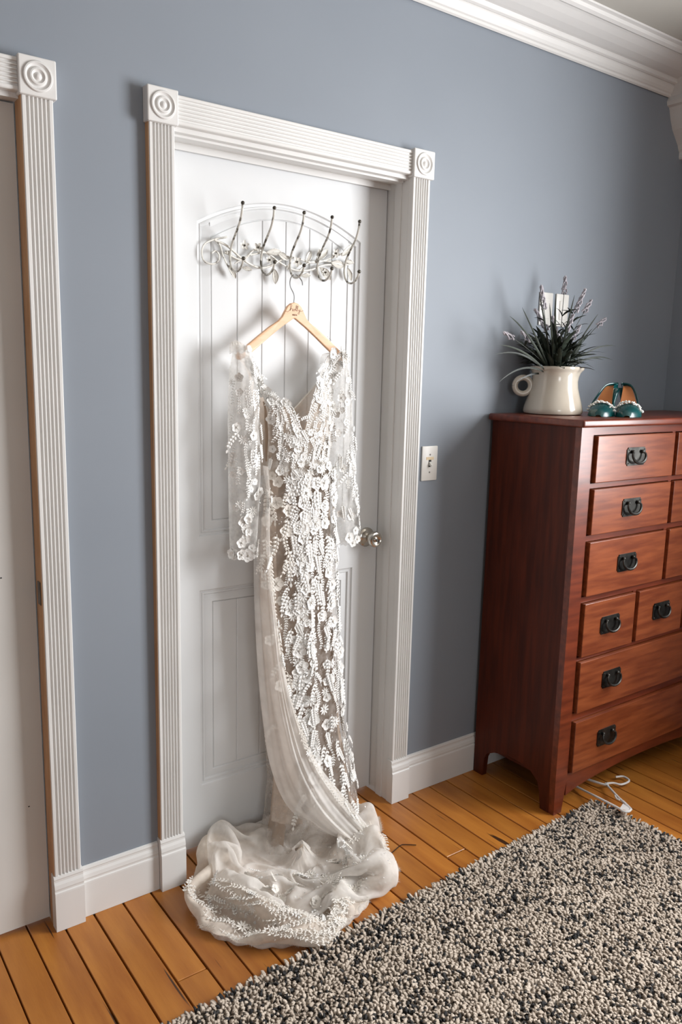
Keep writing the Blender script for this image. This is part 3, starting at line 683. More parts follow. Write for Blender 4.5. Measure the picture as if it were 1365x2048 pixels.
def rleaf(a, b, k=0):
    p = rp(*a, .088); q = rp(*b, .086); d = q-p; L = d.length; d.normalize(); n = Vector((0, -1, 0)); n = (n-d*n.dot(d)).normalized(); x = d.cross(n)
    m = Matrix(((x.x, d.x, n.x, p.x), (x.y, d.y, n.y, p.y), (x.z, d.z, n.z, p.z), (0, 0, 0, 1))) @ Matrix.Scale(L, 4)
    lf = link('leaf', lm[k], rk, m)
    vein = MB()
    for sg in (-1, 1):
        wv = (.34, .46)[k]
        vein.tube([m @ Vector((sg*(wv*.5*math.sin(PI*t)**.8+.004), t, .10*math.sin(PI*t)+.01)) for t in [i/8 for i in range(9)]], .0008, 5)
    vein.tube([m @ Vector((0, t, .02)) for t in [i/5 for i in range(6)]], .0007, 5)
    vein.build('leaf_rim', 'rack', lf)
for a, b, k in [((456, 530), (472, 557), 0), ((484, 535), (504, 540), 0), ((533, 505), (563, 503), 0), ((556, 505), (576, 520), 1), ((549, 538), (551, 568), 1), ((612, 525), (622, 502), 1), ((632, 520), (656, 499), 0), ((634, 512), (640, 498), 0),
                ((662, 525), (688, 533), 1), ((683, 512), (706, 490), 0), ((695, 535), (703, 562), 0), ((603, 552), (622, 550), 0), ((640, 535), (662, 560), 1), ((690, 522), (708, 526), 0), ((664, 518), (670, 503), 0), ((575, 540), (580, 525), 0)]:
    rleaf(a, b, k)
def petal_flower(name, mname, n=5, R=1.0, cup=.18, wid=.62, matc='rackpale'):
    m = MB()
    for j in range(n):
        a = 2*PI*j/n; ca, sa = math.cos(a), math.sin(a); g = []
        for k in range(5):
            t = k/4; r_ = R*(.12+.88*t); ww = R*wid*.5*math.sin(PI*min(1, .12+.70*t))**.9*(1 if k < 4 else .55); zz = cup*R*t*t+.02
            g.append([(r_*ca-s_*ww*sa, r_*sa+s_*ww*ca, zz+.10*R*abs(s_)) for s_ in (-1, 0, 1)])
        m.add([p for r in g for p in r], [(i*3+j2, i*3+j2+1, (i+1)*3+j2+1, (i+1)*3+j2) for i in range(4) for j2 in range(2)])
    return m
rfm = petal_flower('flower', 'f').mesh('flower', 'rackpale', smooth=2, fixn=False)
for px, py, s_ in [(489, 491, .014), (516, 495, .014), (539, 520, .012), (594, 524, .016), (672, 507, .014), (651, 545, .012)]:
    p = rp(px, py, .084)
    f = link('flower', rfm, rk, frame(p, (-.15, -1, .15), ang=random.random()*3, scale=s_))
    MB().ball(p+Vector((0, -.003, 0)), .003, 8, 5).build('flower_centre', 'tip', f, smooth=True)
for x in (1.12, 1.52): MB().box(x-.004, x+.004, .086, .0998, 1.822, 1.830).build('mount', 'rackdark', rk)

# ================================================================== WOODEN HANGER
HY = .046
hx0 = at(588, 610, HY).x; hz0 = at(588, 605, HY).z
hg = empty('wooden_hanger', (hx0, HY, hz0-.1), 'pale wooden hanger engraved with a name, hanging from the middle hook', 'hanger')
# outline in (x,z): head and two sloping arms
top_l = [(-.012, -.003), (-.024, -.012), (-.033, -.027), (-.042, -.043), (-.055, -.056), (-.085, -.074), (-.125, -.103), (-.165, -.133), (-.188, -.150), (-.196, -.160)]
bot_l = [(-.194, -.170), (-.183, -.172), (-.160, -.160), (-.120, -.130), (-.080, -.099), (-.040, -.070), (-.002, -.046)]
out_ = [(0, 0)]+[(-a, b) for a, b in top_l]+[(-a, b) for a, b in bot_l]+list(reversed(bot_l))+list(reversed(top_l))
# arms bow slightly towards the room
def hy(x): return -.10*x*x
n = len(out_); vs = []
for t in (-.006, .006): vs += [(hx0+a, HY+t+hy(a), hz0+b) for a, b in out_]
body = MB().add(vs, [tuple(range(n)), tuple(range(2*n-1, n-1, -1))]+[(i, n+i, n+(i+1) % n, (i+1) % n) for i in range(n)]).build('hanger_body', 'hwood', hg)
bv = body.modifiers.new('round', 'BEVEL'); bv.width = .0022; bv.segments = 2; bv.limit_method = 'ANGLE'
wire = [(hx0, HY, hz0-.01), (hx0, HY, hz0+.018)]
hook_top = (1.327, .050, 1.7695)
wp = spline([(hx0, HY, hz0), (hx0, HY, hz0+.022), (hx0-.012, HY+.002, hz0+.046), (hx0-.011, HY+.003, hz0+.066), (1.327-.010, .050, 1.7775), (1.327+.004, .050, 1.7765), (1.327+.018, .049, 1.763), (1.327+.021, .048, 1.750)], 6)
MB().tube(wp, .0016, 8).build('hanger_hook', 'chrome', hg, smooth=True)
# engraved lettering: script name and a small line under it
def stroke(pts, r=.0006, ox=0, oz=0, k=1.0, rot=0, kx=1.0):
    c, s_ = math.cos(rot), math.sin(rot)
    q = [(hx0+ox+k*(a*c-b*s_)*kx, HY-.0062+hy(ox), hz0+oz+k*(a*s_+b*c)) for a, b in pts]
    return MB().tube(spline(q, 5), r, 5)
K = .0120
script = [[(-1.35, -.45), (-1.0, -.55), (-.75, -.25), (-.42, .5), (-.36, 1.15), (-.5, 1.2), (-.55, .6), (-.6, -.3)], [(-.6, -.3), (-.5, .1), (-.32, .28), (-.22, .05), (-.25, -.32), (-.1, -.2)],
          [(.02, .2), (-.1, .05), (-.08, -.25), (.08, -.25), (.14, .05), (.02, .2), (.2, .0)], [(.2, 0), (.4, .55), (.42, 1.0), (.33, .95), (.3, -.1), (.4, -.25)], [(.4, -.25), (.6, .5), (.64, .95), (.54, .9), (.5, -.1), (.6, -.28)],
          [(.68, .15), (.7, -.12), (.82, -.18), (.96, .15)], [(.96, .15), (.92, -.4), (.78, -.95), (.66, -.75), (.9, -.3), (1.2, -.2), (1.5, -.05)]]
letters = MB()
for s_ in script:
    t = stroke(s_, .0005, -.003, -.0215, K, 0, 1.85); letters.add(t.v, t.f)
letters.build('engraved_name', 'engrave', hg)['label'] = 'burnt brown script lettering'
cu = bpy.data.curves.new('engraved_word', 'FONT'); cu.body = 'BRIDE'; cu.size = .0066; cu.align_x = 'CENTER'; cu.extrude = .0002
cu.materials.append(M['engrave'])
tmp = bpy.data.objects.new('tmp', cu); COL.objects.link(tmp); bpy.context.view_layer.update()
wm = bpy.data.meshes.new_from_object(tmp.evaluated_get(bpy.context.evaluated_depsgraph_get())); bpy.data.objects.remove(tmp)
to = bpy.data.objects.new('engraved_word', wm); COL.objects.link(to); to.parent = hg; to.matrix_parent_inverse = root_mat(hg).inverted()
to.matrix_basis = Matrix.Translation((hx0, HY-.0063, hz0-.0385)) @ Matrix.Rotation(PI/2, 4, 'X')
dash = MB()
for k in range(5):
    if k == 1: continue
    t = stroke([(k*.0042, 0), (k*.0042+.0018, .0016), (k*.0042+.0026, -.0010)], .0004, .118, -.094, 1.0, -.62); dash.add(t.v, t.f)
dash.build('engraved_marks', 'engrave', hg)

# ================================================================== WEDDING DRESS
ds = empty('wedding_dress', (1.3, -.05, 0), 'ivory lace wedding gown with long sheer sleeves hanging on the wooden hanger', 'dress')
def prof(pts, Y):
    q = sorted([(p.z, p.x) for p in (at(a, b, Y) for a, b in pts)]); return np.array([z for z, x in q]), np.array([x for z, x in q])
def I(z, pr): return float(np.interp(z, pr[0], pr[1]))
skL = prof([(528, 950), (517, 1050), (514, 1120), (513, 1180), (517, 1250), (520, 1320), (527, 1400), (532, 1480), (533, 1560), (520, 1640), (505, 1690)], .02)
skR = prof([(668, 940), (672, 1050), (672, 1150), (676, 1250), (682, 1350), (688, 1450), (694, 1530), (699, 1600), (705, 1660)], .02)
ZW = 1.205
def body(th, z, k=1.0):
    """the skirt as a folded tube: th 0..2pi, front at 3/2 pi"""
    a = (I(z, skR)-I(z, skL))/2*.95; xc = (I(z, skR)+I(z, skL))/2
    t = min(1, max(0, (ZW-z)/ZW)); b = .062+.022*t+.05*max(0, t-.75)/.25; yc = .022-.0*t-.085*max(0, t-.72)/.28*.6
    am = .018+.075*min(1, t*1.6)
    fo = 1+am*(.55*math.sin(7*th+2.2*t+.6)+.30*math.sin(13*th-3.5*t)+.15*math.sin(23*th+5*t))
    p = Vector((xc+a*k*math.cos(th)*(1+(fo-1)*.5), yc+b*k*math.sin(th)*fo, z))
    if p.y > .089: p.y = .089
    return p
def bnorm(f, u, v, du=.02, dv=.006):
    a = f(u+du, v)-f(u-du, v); b = f(u, v+dv)-f(u, v-dv); n = a.cross(b)
    if n.length < 1e-9: n = Vector((0, -1, 0))
    n.normalize(); return n if n.dot(Vector((-.5, -.85, .1))) > 0 else -n
NZ = 90; NT = 120
zz = [ZW-(ZW-.012)*k/NZ for k in range(NZ+1)]
MB().grid([[body(2*PI*j/NT, z) for j in range(NT)] for z in zz], close=True).build('skirt', 'tulle_body', ds, smooth=2)
# nude lining: the inner back of the skirt, open at the front
MB().grid([[body(-.55+(PI+1.0)*j/60, z, .86) for j in range(61)] for z in zz]).build('lining', 'lining', ds, smooth=2)
# nude panel showing on the left front
rows_ = []
for z in [1.18-(1.18-.10)*k/60 for k in range(61)]:
    t = (1.18-z)/1.08
    w0, w1 = PI*1.0, PI*(1.20+.10*t)
    rows_.append([body(w0+(w1-w0)*j/16, z, .955+.02*math.sin(j*1.3+5*t)) for j in range(17)])
MB().grid(rows_).build('side_panel', 'nude', ds, smooth=2)
# bodice
YB = -.02
nL = prof([(503, 686), (512, 706), (526, 742), (543, 782), (576, 812), (589, 842), (598, 866)], YB)
nR = prof([(674, 708), (660, 735), (640, 765), (621, 798), (611, 816), (606, 842), (601, 866)], YB)
bL = prof([(470, 692), (500, 722), (514, 745), (524, 800), (529, 870), (529, 930), (528, 955)], YB+.03)
bR = prof([(697, 712), (692, 740), (672, 800), (666, 880), (667, 955)], YB+.03)
ZV = float(at(600, 866, YB).z); ZS = float(at(503, 686, YB).z)
XC = at(600, 866, YB).x
def yfront(z): return float(np.interp(z, [ZW-.03, ZW+.03, 1.33, 1.39, 1.46, 1.52, 1.56, 1.60], [-.038, -.034, -.042, -.046, -.018, .010, .024, .036]))
def bod(side_, s_, z):
    e_ = I(z, bL) if side_ < 0 else I(z, bR); c_ = (I(z, nL) if side_ < 0 else I(z, nR)) if z > ZV else XC
    x = c_+(e_-c_)*s_; q = abs(x-XC)/.14
    y = yfront(z)+.065*min(1, q)**2.5*(1 if z < 1.45 else max(0, 1-(z-1.45)/.1))
    y += .004*math.sin(24*s_+9*z)*s_
    return Vector((x, min(y, .06), z))
for sd, zt_ in ((-1, ZS), (1, float(at(674, 708, YB).z))):
    zs_ = [ZW-.01+(zt_-ZW+.01)*k/50 for k in range(51)]
    rw = [[bod(sd, j/16, z) for j in range(17)] for z in zs_]
    # fold over the hanger
    last = rw[-1]
    for dy, dz in ((.008, .006), (.018, .008), (.028, .005), (.034, -.006), (.036, -.025)):
        rw.append([Vector((p.x+(XC-p.x)*.05*dy/.03, min(p.y+dy, .088), p.z+dz-.006*abs(j-8)/8)) for j, p in enumerate(last)])
    MB().grid(rw).build('bodice_front', 'bodice', ds, smooth=2)
# bodice back: low scooped nude net with a plain edge
def bback(s_, z):
    a = I(z, bL)-.004; b = I(z, bR)+.004; x = a+(b-a)*s_
    return Vector((x, .084-.03*abs(2*s_-1)**3, z))
rw = []
for k in range(31):
    rw.append([bback(j/30, (ZW-.02)+(min(1.545, 1.372+.17*abs(2*j/30-1)**1.6)-ZW+.02)*k/30) for j in range(31)])
MB().grid(rw).build('bodice_back', 'nude', ds, smooth=2)
MB().tube([p+Vector((0, -.001, 0)) for p in rw[-1]], .0022, 6).build('back_neckline', 'app2', ds, smooth=2)
for pr, zt_ in ((nL, ZS), (nR, float(at(674, 708, YB).z))):
    pts = []
    for k in range(30):
        z = ZV-.005+(zt_-ZV)*k/29; pts.append(Vector((I(z, pr), bod(-1 if pr is nL else 1, 0, z).y-.001, z)))
    MB().tube(pts, .0016, 6).build('neckline_edge', 'app', ds, smooth=2)
# nude lining behind the bust
for sd in (-1, 1):
    MB().grid([[bod(sd, .10+.86*j/14, ZW+.03+(.175)*k/20)+Vector((0, .016+.01*math.sin(PI*k/20), 0)) for j in range(15)] for k in range(21)]).build('bust_lining', 'lining', ds, smooth=2)
# sleeves
SLo = prof([(470, 688), (463, 740), (458, 850), (459, 950), (462, 1060), (464, 1122)], .01)
SLi = prof([(502, 700), (514, 760), (521, 850), (523, 950), (520, 1010), (517, 1060), (514, 1122)], .01)
SRo = prof([(697, 708), (704, 800), (709, 900), (716, 1000), (719, 1060), (717, 1090)], .035)
SRi = prof([(672, 735), (660, 800), (660, 900), (667, 1000), (682, 1090)], .035)
SLV = {}
def sleeve(key, o_, i_, yc, ztop, zbot, b0):
    def f(th, z):
        a = (I(z, i_)-I(z, o_))/2; xc = (I(z, i_)+I(z, o_))/2; t = (ztop-z)/(ztop-zbot)
        b = b0*(1-.15*t)*min(1, .35+5*t)
        fo = 1+.05*math.sin(5*th+7*t)+.03*math.sin(11*th-6*t)
        zc = z
        if t > .985: zc -= .006*math.sin(6*th)**2
        return Vector((xc+a*math.cos(th)*(1+(fo-1)*.4)*.96, min(yc+b*math.sin(th)*fo, .09), zc))
    SLV[key] = (f, ztop, zbot)
    MB().grid([[f(2*PI*j/48, ztop-(ztop-zbot)*k/60) for j in range(48)] for k in range(61)], close=True).build('sleeve', 'tulle', ds, smooth=2)
sleeve('L', SLo, SLi, .016, float(at(486, 690, .01).z), float(at(490, 1111, .01).z), .034)
sleeve('R', SRo, SRi, .042, float(at(690, 712, .035).z), float(at(700, 1086, .035).z), .030)

# the gathered sweep of net that falls from the left hip and crosses to the right
def sweep(u, v):
    """u along 0..1 (hip to floor), v across 0..1"""
    Lp = [(530, 932), (528, 990), (522, 1060), (521, 1150), (524, 1240), (530, 1340), (540, 1440), (556, 1540), (588, 1620), (640, 1668), (690, 1690)]
    Rp = [(532, 932), (541, 990), (541, 1060), (545, 1150), (556, 1240), (572, 1340), (600, 1440), (640, 1525), (690, 1590), (730, 1640), (752, 1668)]
    Yq = [-.006, -.020, -.030, -.038, -.046, -.056, -.075, -.10, -.125, -.15, -.165]
    t = u*(len(Lp)-1); i = min(int(t), len(Lp)-2); f = t-i
    def cat(arr):
        p0 = arr[max(i-1, 0)]; p1 = arr[i]; p2 = arr[i+1]; p3 = arr[min(i+2, len(arr)-1)]
        return .5*((2*p1)+(p2-p0)*f+(2*p0-5*p1+4*p2-p3)*f*f+(3*p1-p0-3*p2+p3)*f**3)
    l = cat([at(a, b, y) for (a, b), y in zip(Lp, Yq)]); r = cat([at(a, b, y-.012) for (a, b), y in zip(Rp, Yq)])
    p = l.lerp(r, v)
    bul = math.sin(PI*v)
    p.y -= bul*(.014+.022*u)+(.0050*math.sin(v*15+3*u)+.0034*math.sin(v*31-4*u)+.002*math.sin(v*53+7*u))*(.5+u)
    p.y += (.035+.02*u)*(1-v)**4+.02*v**6
    p.z += .005*math.sin(v*15+3*u+1)*u
    if p.z < .045: p.z = .045+(p.z-.045)*.2
    return p
MB().grid([[sweep(k/80, j/72) for j in range(73)] for k in range(81)]).build('gathered_overskirt', 'swoop', ds, smooth=2)

# ---- train on the floor
hull = [(430, 1675), (402, 1730), (381, 1780), (386, 1830), (402, 1858), (450, 1884), (540, 1896), (620, 1888), (695, 1850), (733, 1812), (742, 1790), (794, 1772), (798, 1750), (772, 1708), (757, 1690), (763, 1660), (742, 1622), (704, 1606)]
HC = Vector((1.235, -.150))
ang = []; rad = []
for a, b in hull:
    p = flo(a, b, .006); d = Vector((p.x, p.y))-HC; ang.append(math.atan2(d.y, d.x)); rad.append(d.length)
for t in (.35, .7, 1.0, 1.5, 2.0, 2.3):     # behind, against the door
    ang.append(t); rad.append(min((.075-HC.y)/max(math.sin(t), .2), .32))
od = np.argsort(ang); ang = np.array(ang)[od]; rad = np.array(rad)[od]
def rout(t):
    t = (t+PI) % (2*PI)-PI
    s_ = 0; 
    for q, wq in ((-.05, .25), (0, .5), (.05, .25)): s_ += wq*float(np.interp(t+q, np.r_[ang-2*PI, ang, ang+2*PI], np.r_[rad, rad, rad]))
    return s_*(1+.012*math.sin(17*t)+.008*math.sin(41*t+1))
RID = [ # (photo points on the crest, crest height, half width)
    ([(428, 1680), (432, 1720), (462, 1768), (520, 1798), (590, 1806), (650, 1796), (690, 1785)], .062, .026),
    ([(600, 1738), (650, 1722), (710, 1722), (775, 1735)], .066, .030),
    ([(640, 1690), (700, 1674), (748, 1668)], .070, .030),
    ([(690, 1640), (730, 1640)], .055, .025),
    ([(690, 1770), (720, 1785), (728, 1812)], .045, .020),
    ([(545, 1815), (540, 1850), (548, 1875)], .030, .014), ([(590, 1818), (615, 1845), (625, 1868)], .034, .016), ([(640, 1812), (668, 1830), (690, 1838)], .034, .015),
    ([(420, 1740), (398, 1785), (408, 1830), (440, 1862)], .026, .016), ([(480, 1800), (470, 1835)], .022, .014),
    ([(560, 1745), (590, 1765), (640, 1770)], .050, .020), ([(540, 1725), (560, 1760)], .040, .024), ([(620, 1650), (650, 1690)], .10, .04), ([(740, 1765), (775, 1752)], .04, .02)]
ridges = []
for pts, h, wd_ in RID:
    h *= .95; wd_ *= .95
    c = np.array([[p.x, p.y] for p in spline([flo(a, b, h) for a, b in pts], 6)]); ridges.append((c, h, wd_))
def height(x, y, s_):
    v = 0.0
    for c, h, wd_ in ridges:
        d2_ = ((c-np.array([x, y]))**2).sum(1).min(); v += (h*math.exp(-d2_/(2*wd_*wd_)))**3
    cx_, cy_ = 1.34, -.02
    m = .11*math.exp(-(((x-cx_)/.13)**2+((y-cy_)/.10)**2))
    v += m**3
    lip = .014*math.exp(-((1-s_)/.05)**2)*(.6+.4*math.sin(x*60+y*47))
    v = v**(1/3)
    wr = .006*mn.noise(Vector((x*26, y*26, 3)))+.004*mn.noise(Vector((x*60, y*60, 9)))
    e_ = min(1, (1-s_)/.10)
    return .004+max(0, v*(e_**.5)+wr*e_+lip+.008*e_)
def tr(t, s_, lift=0.0, k=1.0):
    r_ = rout(t)*s_*k; x = HC.x+r_*math.cos(t); y = min(HC.y+r_*math.sin(t), .078)
    return Vector((x, y, height(x, y, s_)+lift))
NA = 180
def pbd(P, W, rc, rr, floor, steps=150, its=6, seed=1):
    """relax a ring-shaped sheet (rings k, spokes j) of net that is longer than the space it lies in, so that it buckles into folds"""
    K, J, _ = P.shape; g = np.random.default_rng(seed); idx = np.arange(K*J).reshape(K, J)
    nx = np.roll(idx, -1, 1); Q = P.reshape(-1, 3).copy(); Wf = W.reshape(-1)
    Lc = np.linalg.norm(Q[nx]-Q[idx], axis=2)*rc[:, None]; Lr = np.linalg.norm(Q[idx[1:]]-Q[idx[:-1]], axis=2)*rr
    fam = []
    for o_ in (0, 1): fam.append((idx[:, o_::2].ravel(), nx[:, o_::2].ravel(), Lc[:, o_::2].ravel(), 1.0))
    for o_ in (0, 1): fam.append((idx[:-1][o_::2].ravel(), idx[1:][o_::2].ravel(), Lr[o_::2].ravel(), 1.0))
    Ld = np.sqrt(Lr**2+.25*(Lc[1:]+Lc[:-1])**2)
    for o_ in (0, 1):
        fam.append((idx[:-1][o_::2].ravel(), nx[1:][o_::2].ravel(), Ld[o_::2].ravel(), .35)); fam.append((nx[:-1][o_::2].ravel(), idx[1:][o_::2].ravel(), Ld[o_::2].ravel(), .35))
    n3 = np.roll(idx, -3, 1); L3 = (Lc+np.roll(Lc, -1, 1)+np.roll(Lc, -2, 1))*.97
    for o_ in (0, 1):
        m_ = ((np.arange(J)//3) % 2) == o_; fam.append((idx[:, m_].ravel(), n3[:, m_].ravel(), L3[:, m_].ravel(), .30))
    R3 = (Lr[:-2]+Lr[1:-1]+Lr[2:])*.97
    for o_ in (0, 1):
        m_ = ((np.arange(K-3)//3) % 2) == o_; fam.append((idx[:-3][m_].ravel(), idx[3:][m_].ravel(), R3[m_].ravel(), .30))
    Q[:, 2] += g.uniform(0, .004, len(Q))*Wf; old = Q.copy(); Q0 = Q.copy()
    for st in range(steps):
        v = (Q-old)*.93; old = Q.copy(); Q = Q+v*Wf[:, None]; Q[:, 2] -= .00035*Wf
        for _k in range(its):
            for a_, b_, L_, k_ in fam:
                d = Q[b_]-Q[a_]; l = np.sqrt((d*d).sum(1))+1e-9; w_ = Wf[a_]+Wf[b_]+1e-9
                c = (k_*(l-L_)/(l*w_))[:, None]*d
                Q[a_] += c*Wf[a_][:, None]; Q[b_] -= c*Wf[b_][:, None]
            fz = floor(Q[:, 0], Q[:, 1]); hit = Q[:, 2] < fz; Q[hit, 2] = fz[hit]
            Q[hit, :2] += (old[hit, :2]-Q[hit, :2])*.3
            Q[:, 1] = np.minimum(Q[:, 1], .080); Q[:, 2] = np.minimum(Q[:, 2], .125)
    return Q.reshape(K, J, 3)
KR = 40; S0 = .05
P0 = np.array([[tr(2*PI*j/NA, S0+(1-S0)*k/(KR-1))[:] for j in range(NA)] for k in range(KR)])
Wt = np.ones((KR, NA)); Wt[0] = 0; Wt[-1] = 0
sk = np.linspace(0, 1, KR)
G1 = pbd(P0, Wt, 1.0+.20*np.clip(sk*2.2, 0, 1)*np.clip((1-sk)*9, .15, 1), 1.16, lambda x, y: np.full_like(x, .005), seed=3)
def sim(G, t, s_, s0):
    K, J, _ = G.shape; j = (t % (2*PI))/(2*PI)*J; k = min(max((s_-s0)/(1-s0), 0), 1)*(K-1); k0_ = min(int(k), K-2); j0 = int(j) % J; fk, fj = k-k0_, j-int(j); j1 = (j0+1) % J
    return Vector(((G[k0_, j0]*(1-fj)+G[k0_, j1]*fj)*(1-fk)+(G[k0_+1, j0]*(1-fj)+G[k0_+1, j1]*fj)*fk))
def trs(t, s_): return sim(G1, t, s_, S0)
def soft(o):
    sb_ = o.modifiers.new('soft', 'SUBSURF'); sb_.levels = 1; sb_.render_levels = 1; return o
def closed_grid(G):
    K, J, _ = G.shape; return MB().add(G.reshape(-1, 3).tolist(), [(k*J+j, k*J+(j+1) % J, (k+1)*J+(j+1) % J, (k+1)*J+j) for k in range(K-1) for j in range(J)])
soft(closed_grid(G1).build('train', 'trainbase', ds, smooth=2))
# height map of the lower layer, so that the upper one lies on it
HN = 96; hx_, hy_ = np.linspace(.80, 1.68, HN), np.linspace(-.52, .10, HN); HM = np.full((HN, HN), .006)
ii = np.clip(np.round((G1[..., 0]-.80)/.88*(HN-1)).astype(int), 0, HN-1); jj = np.clip(np.round((G1[..., 1]+.52)/.62*(HN-1)).astype(int), 0, HN-1)
np.maximum.at(HM, (ii.ravel(), jj.ravel()), G1[..., 2].ravel())
for _k in range(2):
    pm = np.pad(HM, 1, mode='edge'); HM = np.maximum(HM, .92*np.maximum.reduce([pm[:-2, 1:-1], pm[2:, 1:-1], pm[1:-1, :-2], pm[1:-1, 2:]]))
pm = np.pad(HM, 1, mode='edge'); HM = (pm[:-2, 1:-1]+pm[2:, 1:-1]+pm[1:-1, :-2]+pm[1:-1, 2:]+2*HM)/6
def hfloor(x, y):
    a_ = np.clip((x-.80)/.88*(HN-1), 0, HN-1.001); b_ = np.clip((y+.52)/.62*(HN-1), 0, HN-1.001); i0, j0 = a_.astype(int), b_.astype(int); fa, fb = a_-i0, b_-j0
    return .004+(HM[i0, j0]*(1-fa)+HM[i0+1, j0]*fa)*(1-fb)+(HM[i0, j0+1]*(1-fa)+HM[i0+1, j0+1]*fa)*fb
# upper net layer ending in a soft fold
hull2 = [(437, 1650), (420, 1690), (424, 1738), (452, 1782), (520, 1815), (600, 1824), (660, 1812), (708, 1800), (742, 1788), (792, 1768), (790, 1742), (768, 1706), (752, 1688), (757, 1660), (738, 1626), (704, 1606)]
ang2 = []; rad2 = []
for a, b in hull2:
    p = flo(a, b, .03); d = Vector((p.x, p.y))-HC; ang2.append(math.atan2(d.y, d.x)); rad2.append(d.length)
for t in (.35, .7, 1.0, 1.5, 2.0, 2.3): ang2.append(t); rad2.append(min((.070-HC.y)/max(math.sin(t), .2), .31))
od = np.argsort(ang2); ang2 = np.array(ang2)[od]; rad2 = np.array(rad2)[od]
def rout2(t):
    t = (t+PI) % (2*PI)-PI
    return float(np.interp(t, np.r_[ang2-2*PI, ang2, ang2+2*PI], np.r_[rad2, rad2, rad2]))
K2 = 34; S2 = .05; P2 = np.zeros((K2, NA, 3))
for k in range(K2):
    for j in range(NA):
        t = 2*PI*j/NA; r_ = rout2(t)*(S2+(1-S2)*k/(K2-1)); x, y = HC.x+r_*math.cos(t), min(HC.y+r_*math.sin(t), .078)
        P2[k, j] = (x, y, float(hfloor(np.array([x]), np.array([y]))[0])+.012)
W2 = np.ones((K2, NA)); W2[0] = 0; W2[-1] = 0
q2 = np.linspace(0, 1, K2)
G2 = pbd(P2, W2, 1.0+.16*np.clip(q2*2.5, 0, 1), 1.22, hfloor, seed=8)
# tuck the outer edge under so that the layer ends in a rolled fold
E1 = G2[-1].copy(); cen = np.array([HC.x, HC.y]); d_ = E1[:, :2]-cen; d_ /= np.linalg.norm(d_, axis=1)[:, None]
bulge = E1.copy(); bulge[:, :2] += d_*.010; bulge[:, 2] = E1[:, 2]*.72; under = E1.copy(); under[:, :2] += d_*.004; under[:, 2] = np.maximum(E1[:, 2]*.42, .006); back_ = E1.copy(); back_[:, :2] -= d_*.020; back_[:, 2] = np.maximum(E1[:, 2]*.35, .006)
G2r = np.concatenate([G2, bulge[None], under[None], back_[None]])
soft(closed_grid(G2r).build('train_overlay', 'overlay', ds, smooth=2))
def ovs(t, s_): return sim(G2, t, s_, S2)
rimp = []
for j in range(131):
    t = -PI-.25+3.25*j/130; p = tr(t, .968); p.z = .007+.004*math.sin(17*t)+.002*math.sin(37*t); rimp.append(p)
MB().tube(rimp, [.0088*(1+.10*math.sin(j*.5)+.06*math.sin(j*1.3))*min(1, .25+j/12, .25+(130-j)/12) for j in range(131)], 12, up=(0, 0, 1)).build('puffed_hem', 'roll', ds, smooth=2)
# raw thread fringe on the hem
m = MB()
for k in range(2600):
    t = rng.uniform(-PI, .25) if k % 9 else rng.uniform(-PI, PI); p = tr(t, float(rng.uniform(.965, 1.0))); d = Vector((math.cos(t), math.sin(t), 0)); sdv = Vector((-d.y, d.x, 0))
    L = float(rng.uniform(.004, .014)); tip = p+d*L+sdv*float(rng.uniform(-.006, .006))+Vector((0, 0, float(rng.uniform(-.003, .006)))); tip.z = max(tip.z, .001); ww = .0004
    if tip.y > .09: continue
    m.add([p-sdv*ww, p+sdv*ww, tip], [(0, 1, 2)])
o = m.build('hem_fringe', 'fringe', ds, fixn=False); o['kind'] = 'stuff'

# ---- lace appliques
fm5 = petal_flower('f', 'f', 5, 1.0, .12, .95).mesh('lace_flower', 'app', smooth=2, fixn=False)
fm5i = petal_flower('f', 'f', 5, 1.0, .12, .95).mesh('lace_flower', 'app2', smooth=2, fixn=False)
dm = petal_flower('f', 'f', 9, 1.0, .10, .30).mesh('lace_daisy', 'app', smooth=2, fixn=False)
dmi = petal_flower('f', 'f', 9, 1.0, .10, .30).mesh('lace_daisy', 'app2', smooth=2, fixn=False)
ctr = MB()
for j in range(7):
    a = 2*PI*j/7; ctr.ball((.15*math.cos(a), .15*math.sin(a), .10), .055, 6, 4)
ctr.ball((0, 0, .12), .10, 8, 5)
ctm = ctr.mesh('bead_centre', 'bead', smooth=2)
def sprig_mesh(n, mname, curl):
    m = MB(); st = []
    for k in range(9):
        t = k/8; st.append((curl*math.sin(t*2.2)*.25, t, .03))
    m.tube(st, .018, 4)
    for k in range(n):
        t = .12+.83*k/n; bx_ = curl*math.sin(t*2.2)*.25
        for sg in (-1, 1):
            L = .22*(1-.35*t); g = []; a = sg*(.95-.2*t)
            d = Vector((math.sin(a), math.cos(a), 0)); q = Vector((-d.y, d.x, 0))
            for i_ in range(5):
                tt = i_/4; ww = .060*math.sin(PI*min(1., tt*.9+.08)); c = Vector((bx_, t, .03))+d*L*tt+Vector((0, 0, .05*math.sin(PI*tt)))
                g.append([c-q*ww, c+Vector((0, 0, .02)), c+q*ww])
            m.grid(g)
    d = Vector((0, 1, 0)); g = []
    for i_ in range(5):
        tt = i_/4; ww = .055*math.sin(PI*min(1., tt*.9+.08)); c = Vector((curl*math.sin(2.2)*.25, .98, .03))+d*.2*tt; g.append([c-Vector((ww, 0, 0)), c, c+Vector((ww, 0, 0))])
    m.grid(g)
    return m.mesh('leaf_sprig', mname, smooth=2, fixn=False)
SPR = [sprig_mesh(5, 'app', c) for c in (-.8, .8)]+[sprig_mesh(7, 'app', .0)]
SPRI = [sprig_mesh(5, 'app2', c) for c in (-.8, .8)]
cnt = {'lace_flower': 0, 'lace_daisy': 0, 'leaf_sprig': 0}
cap = 170
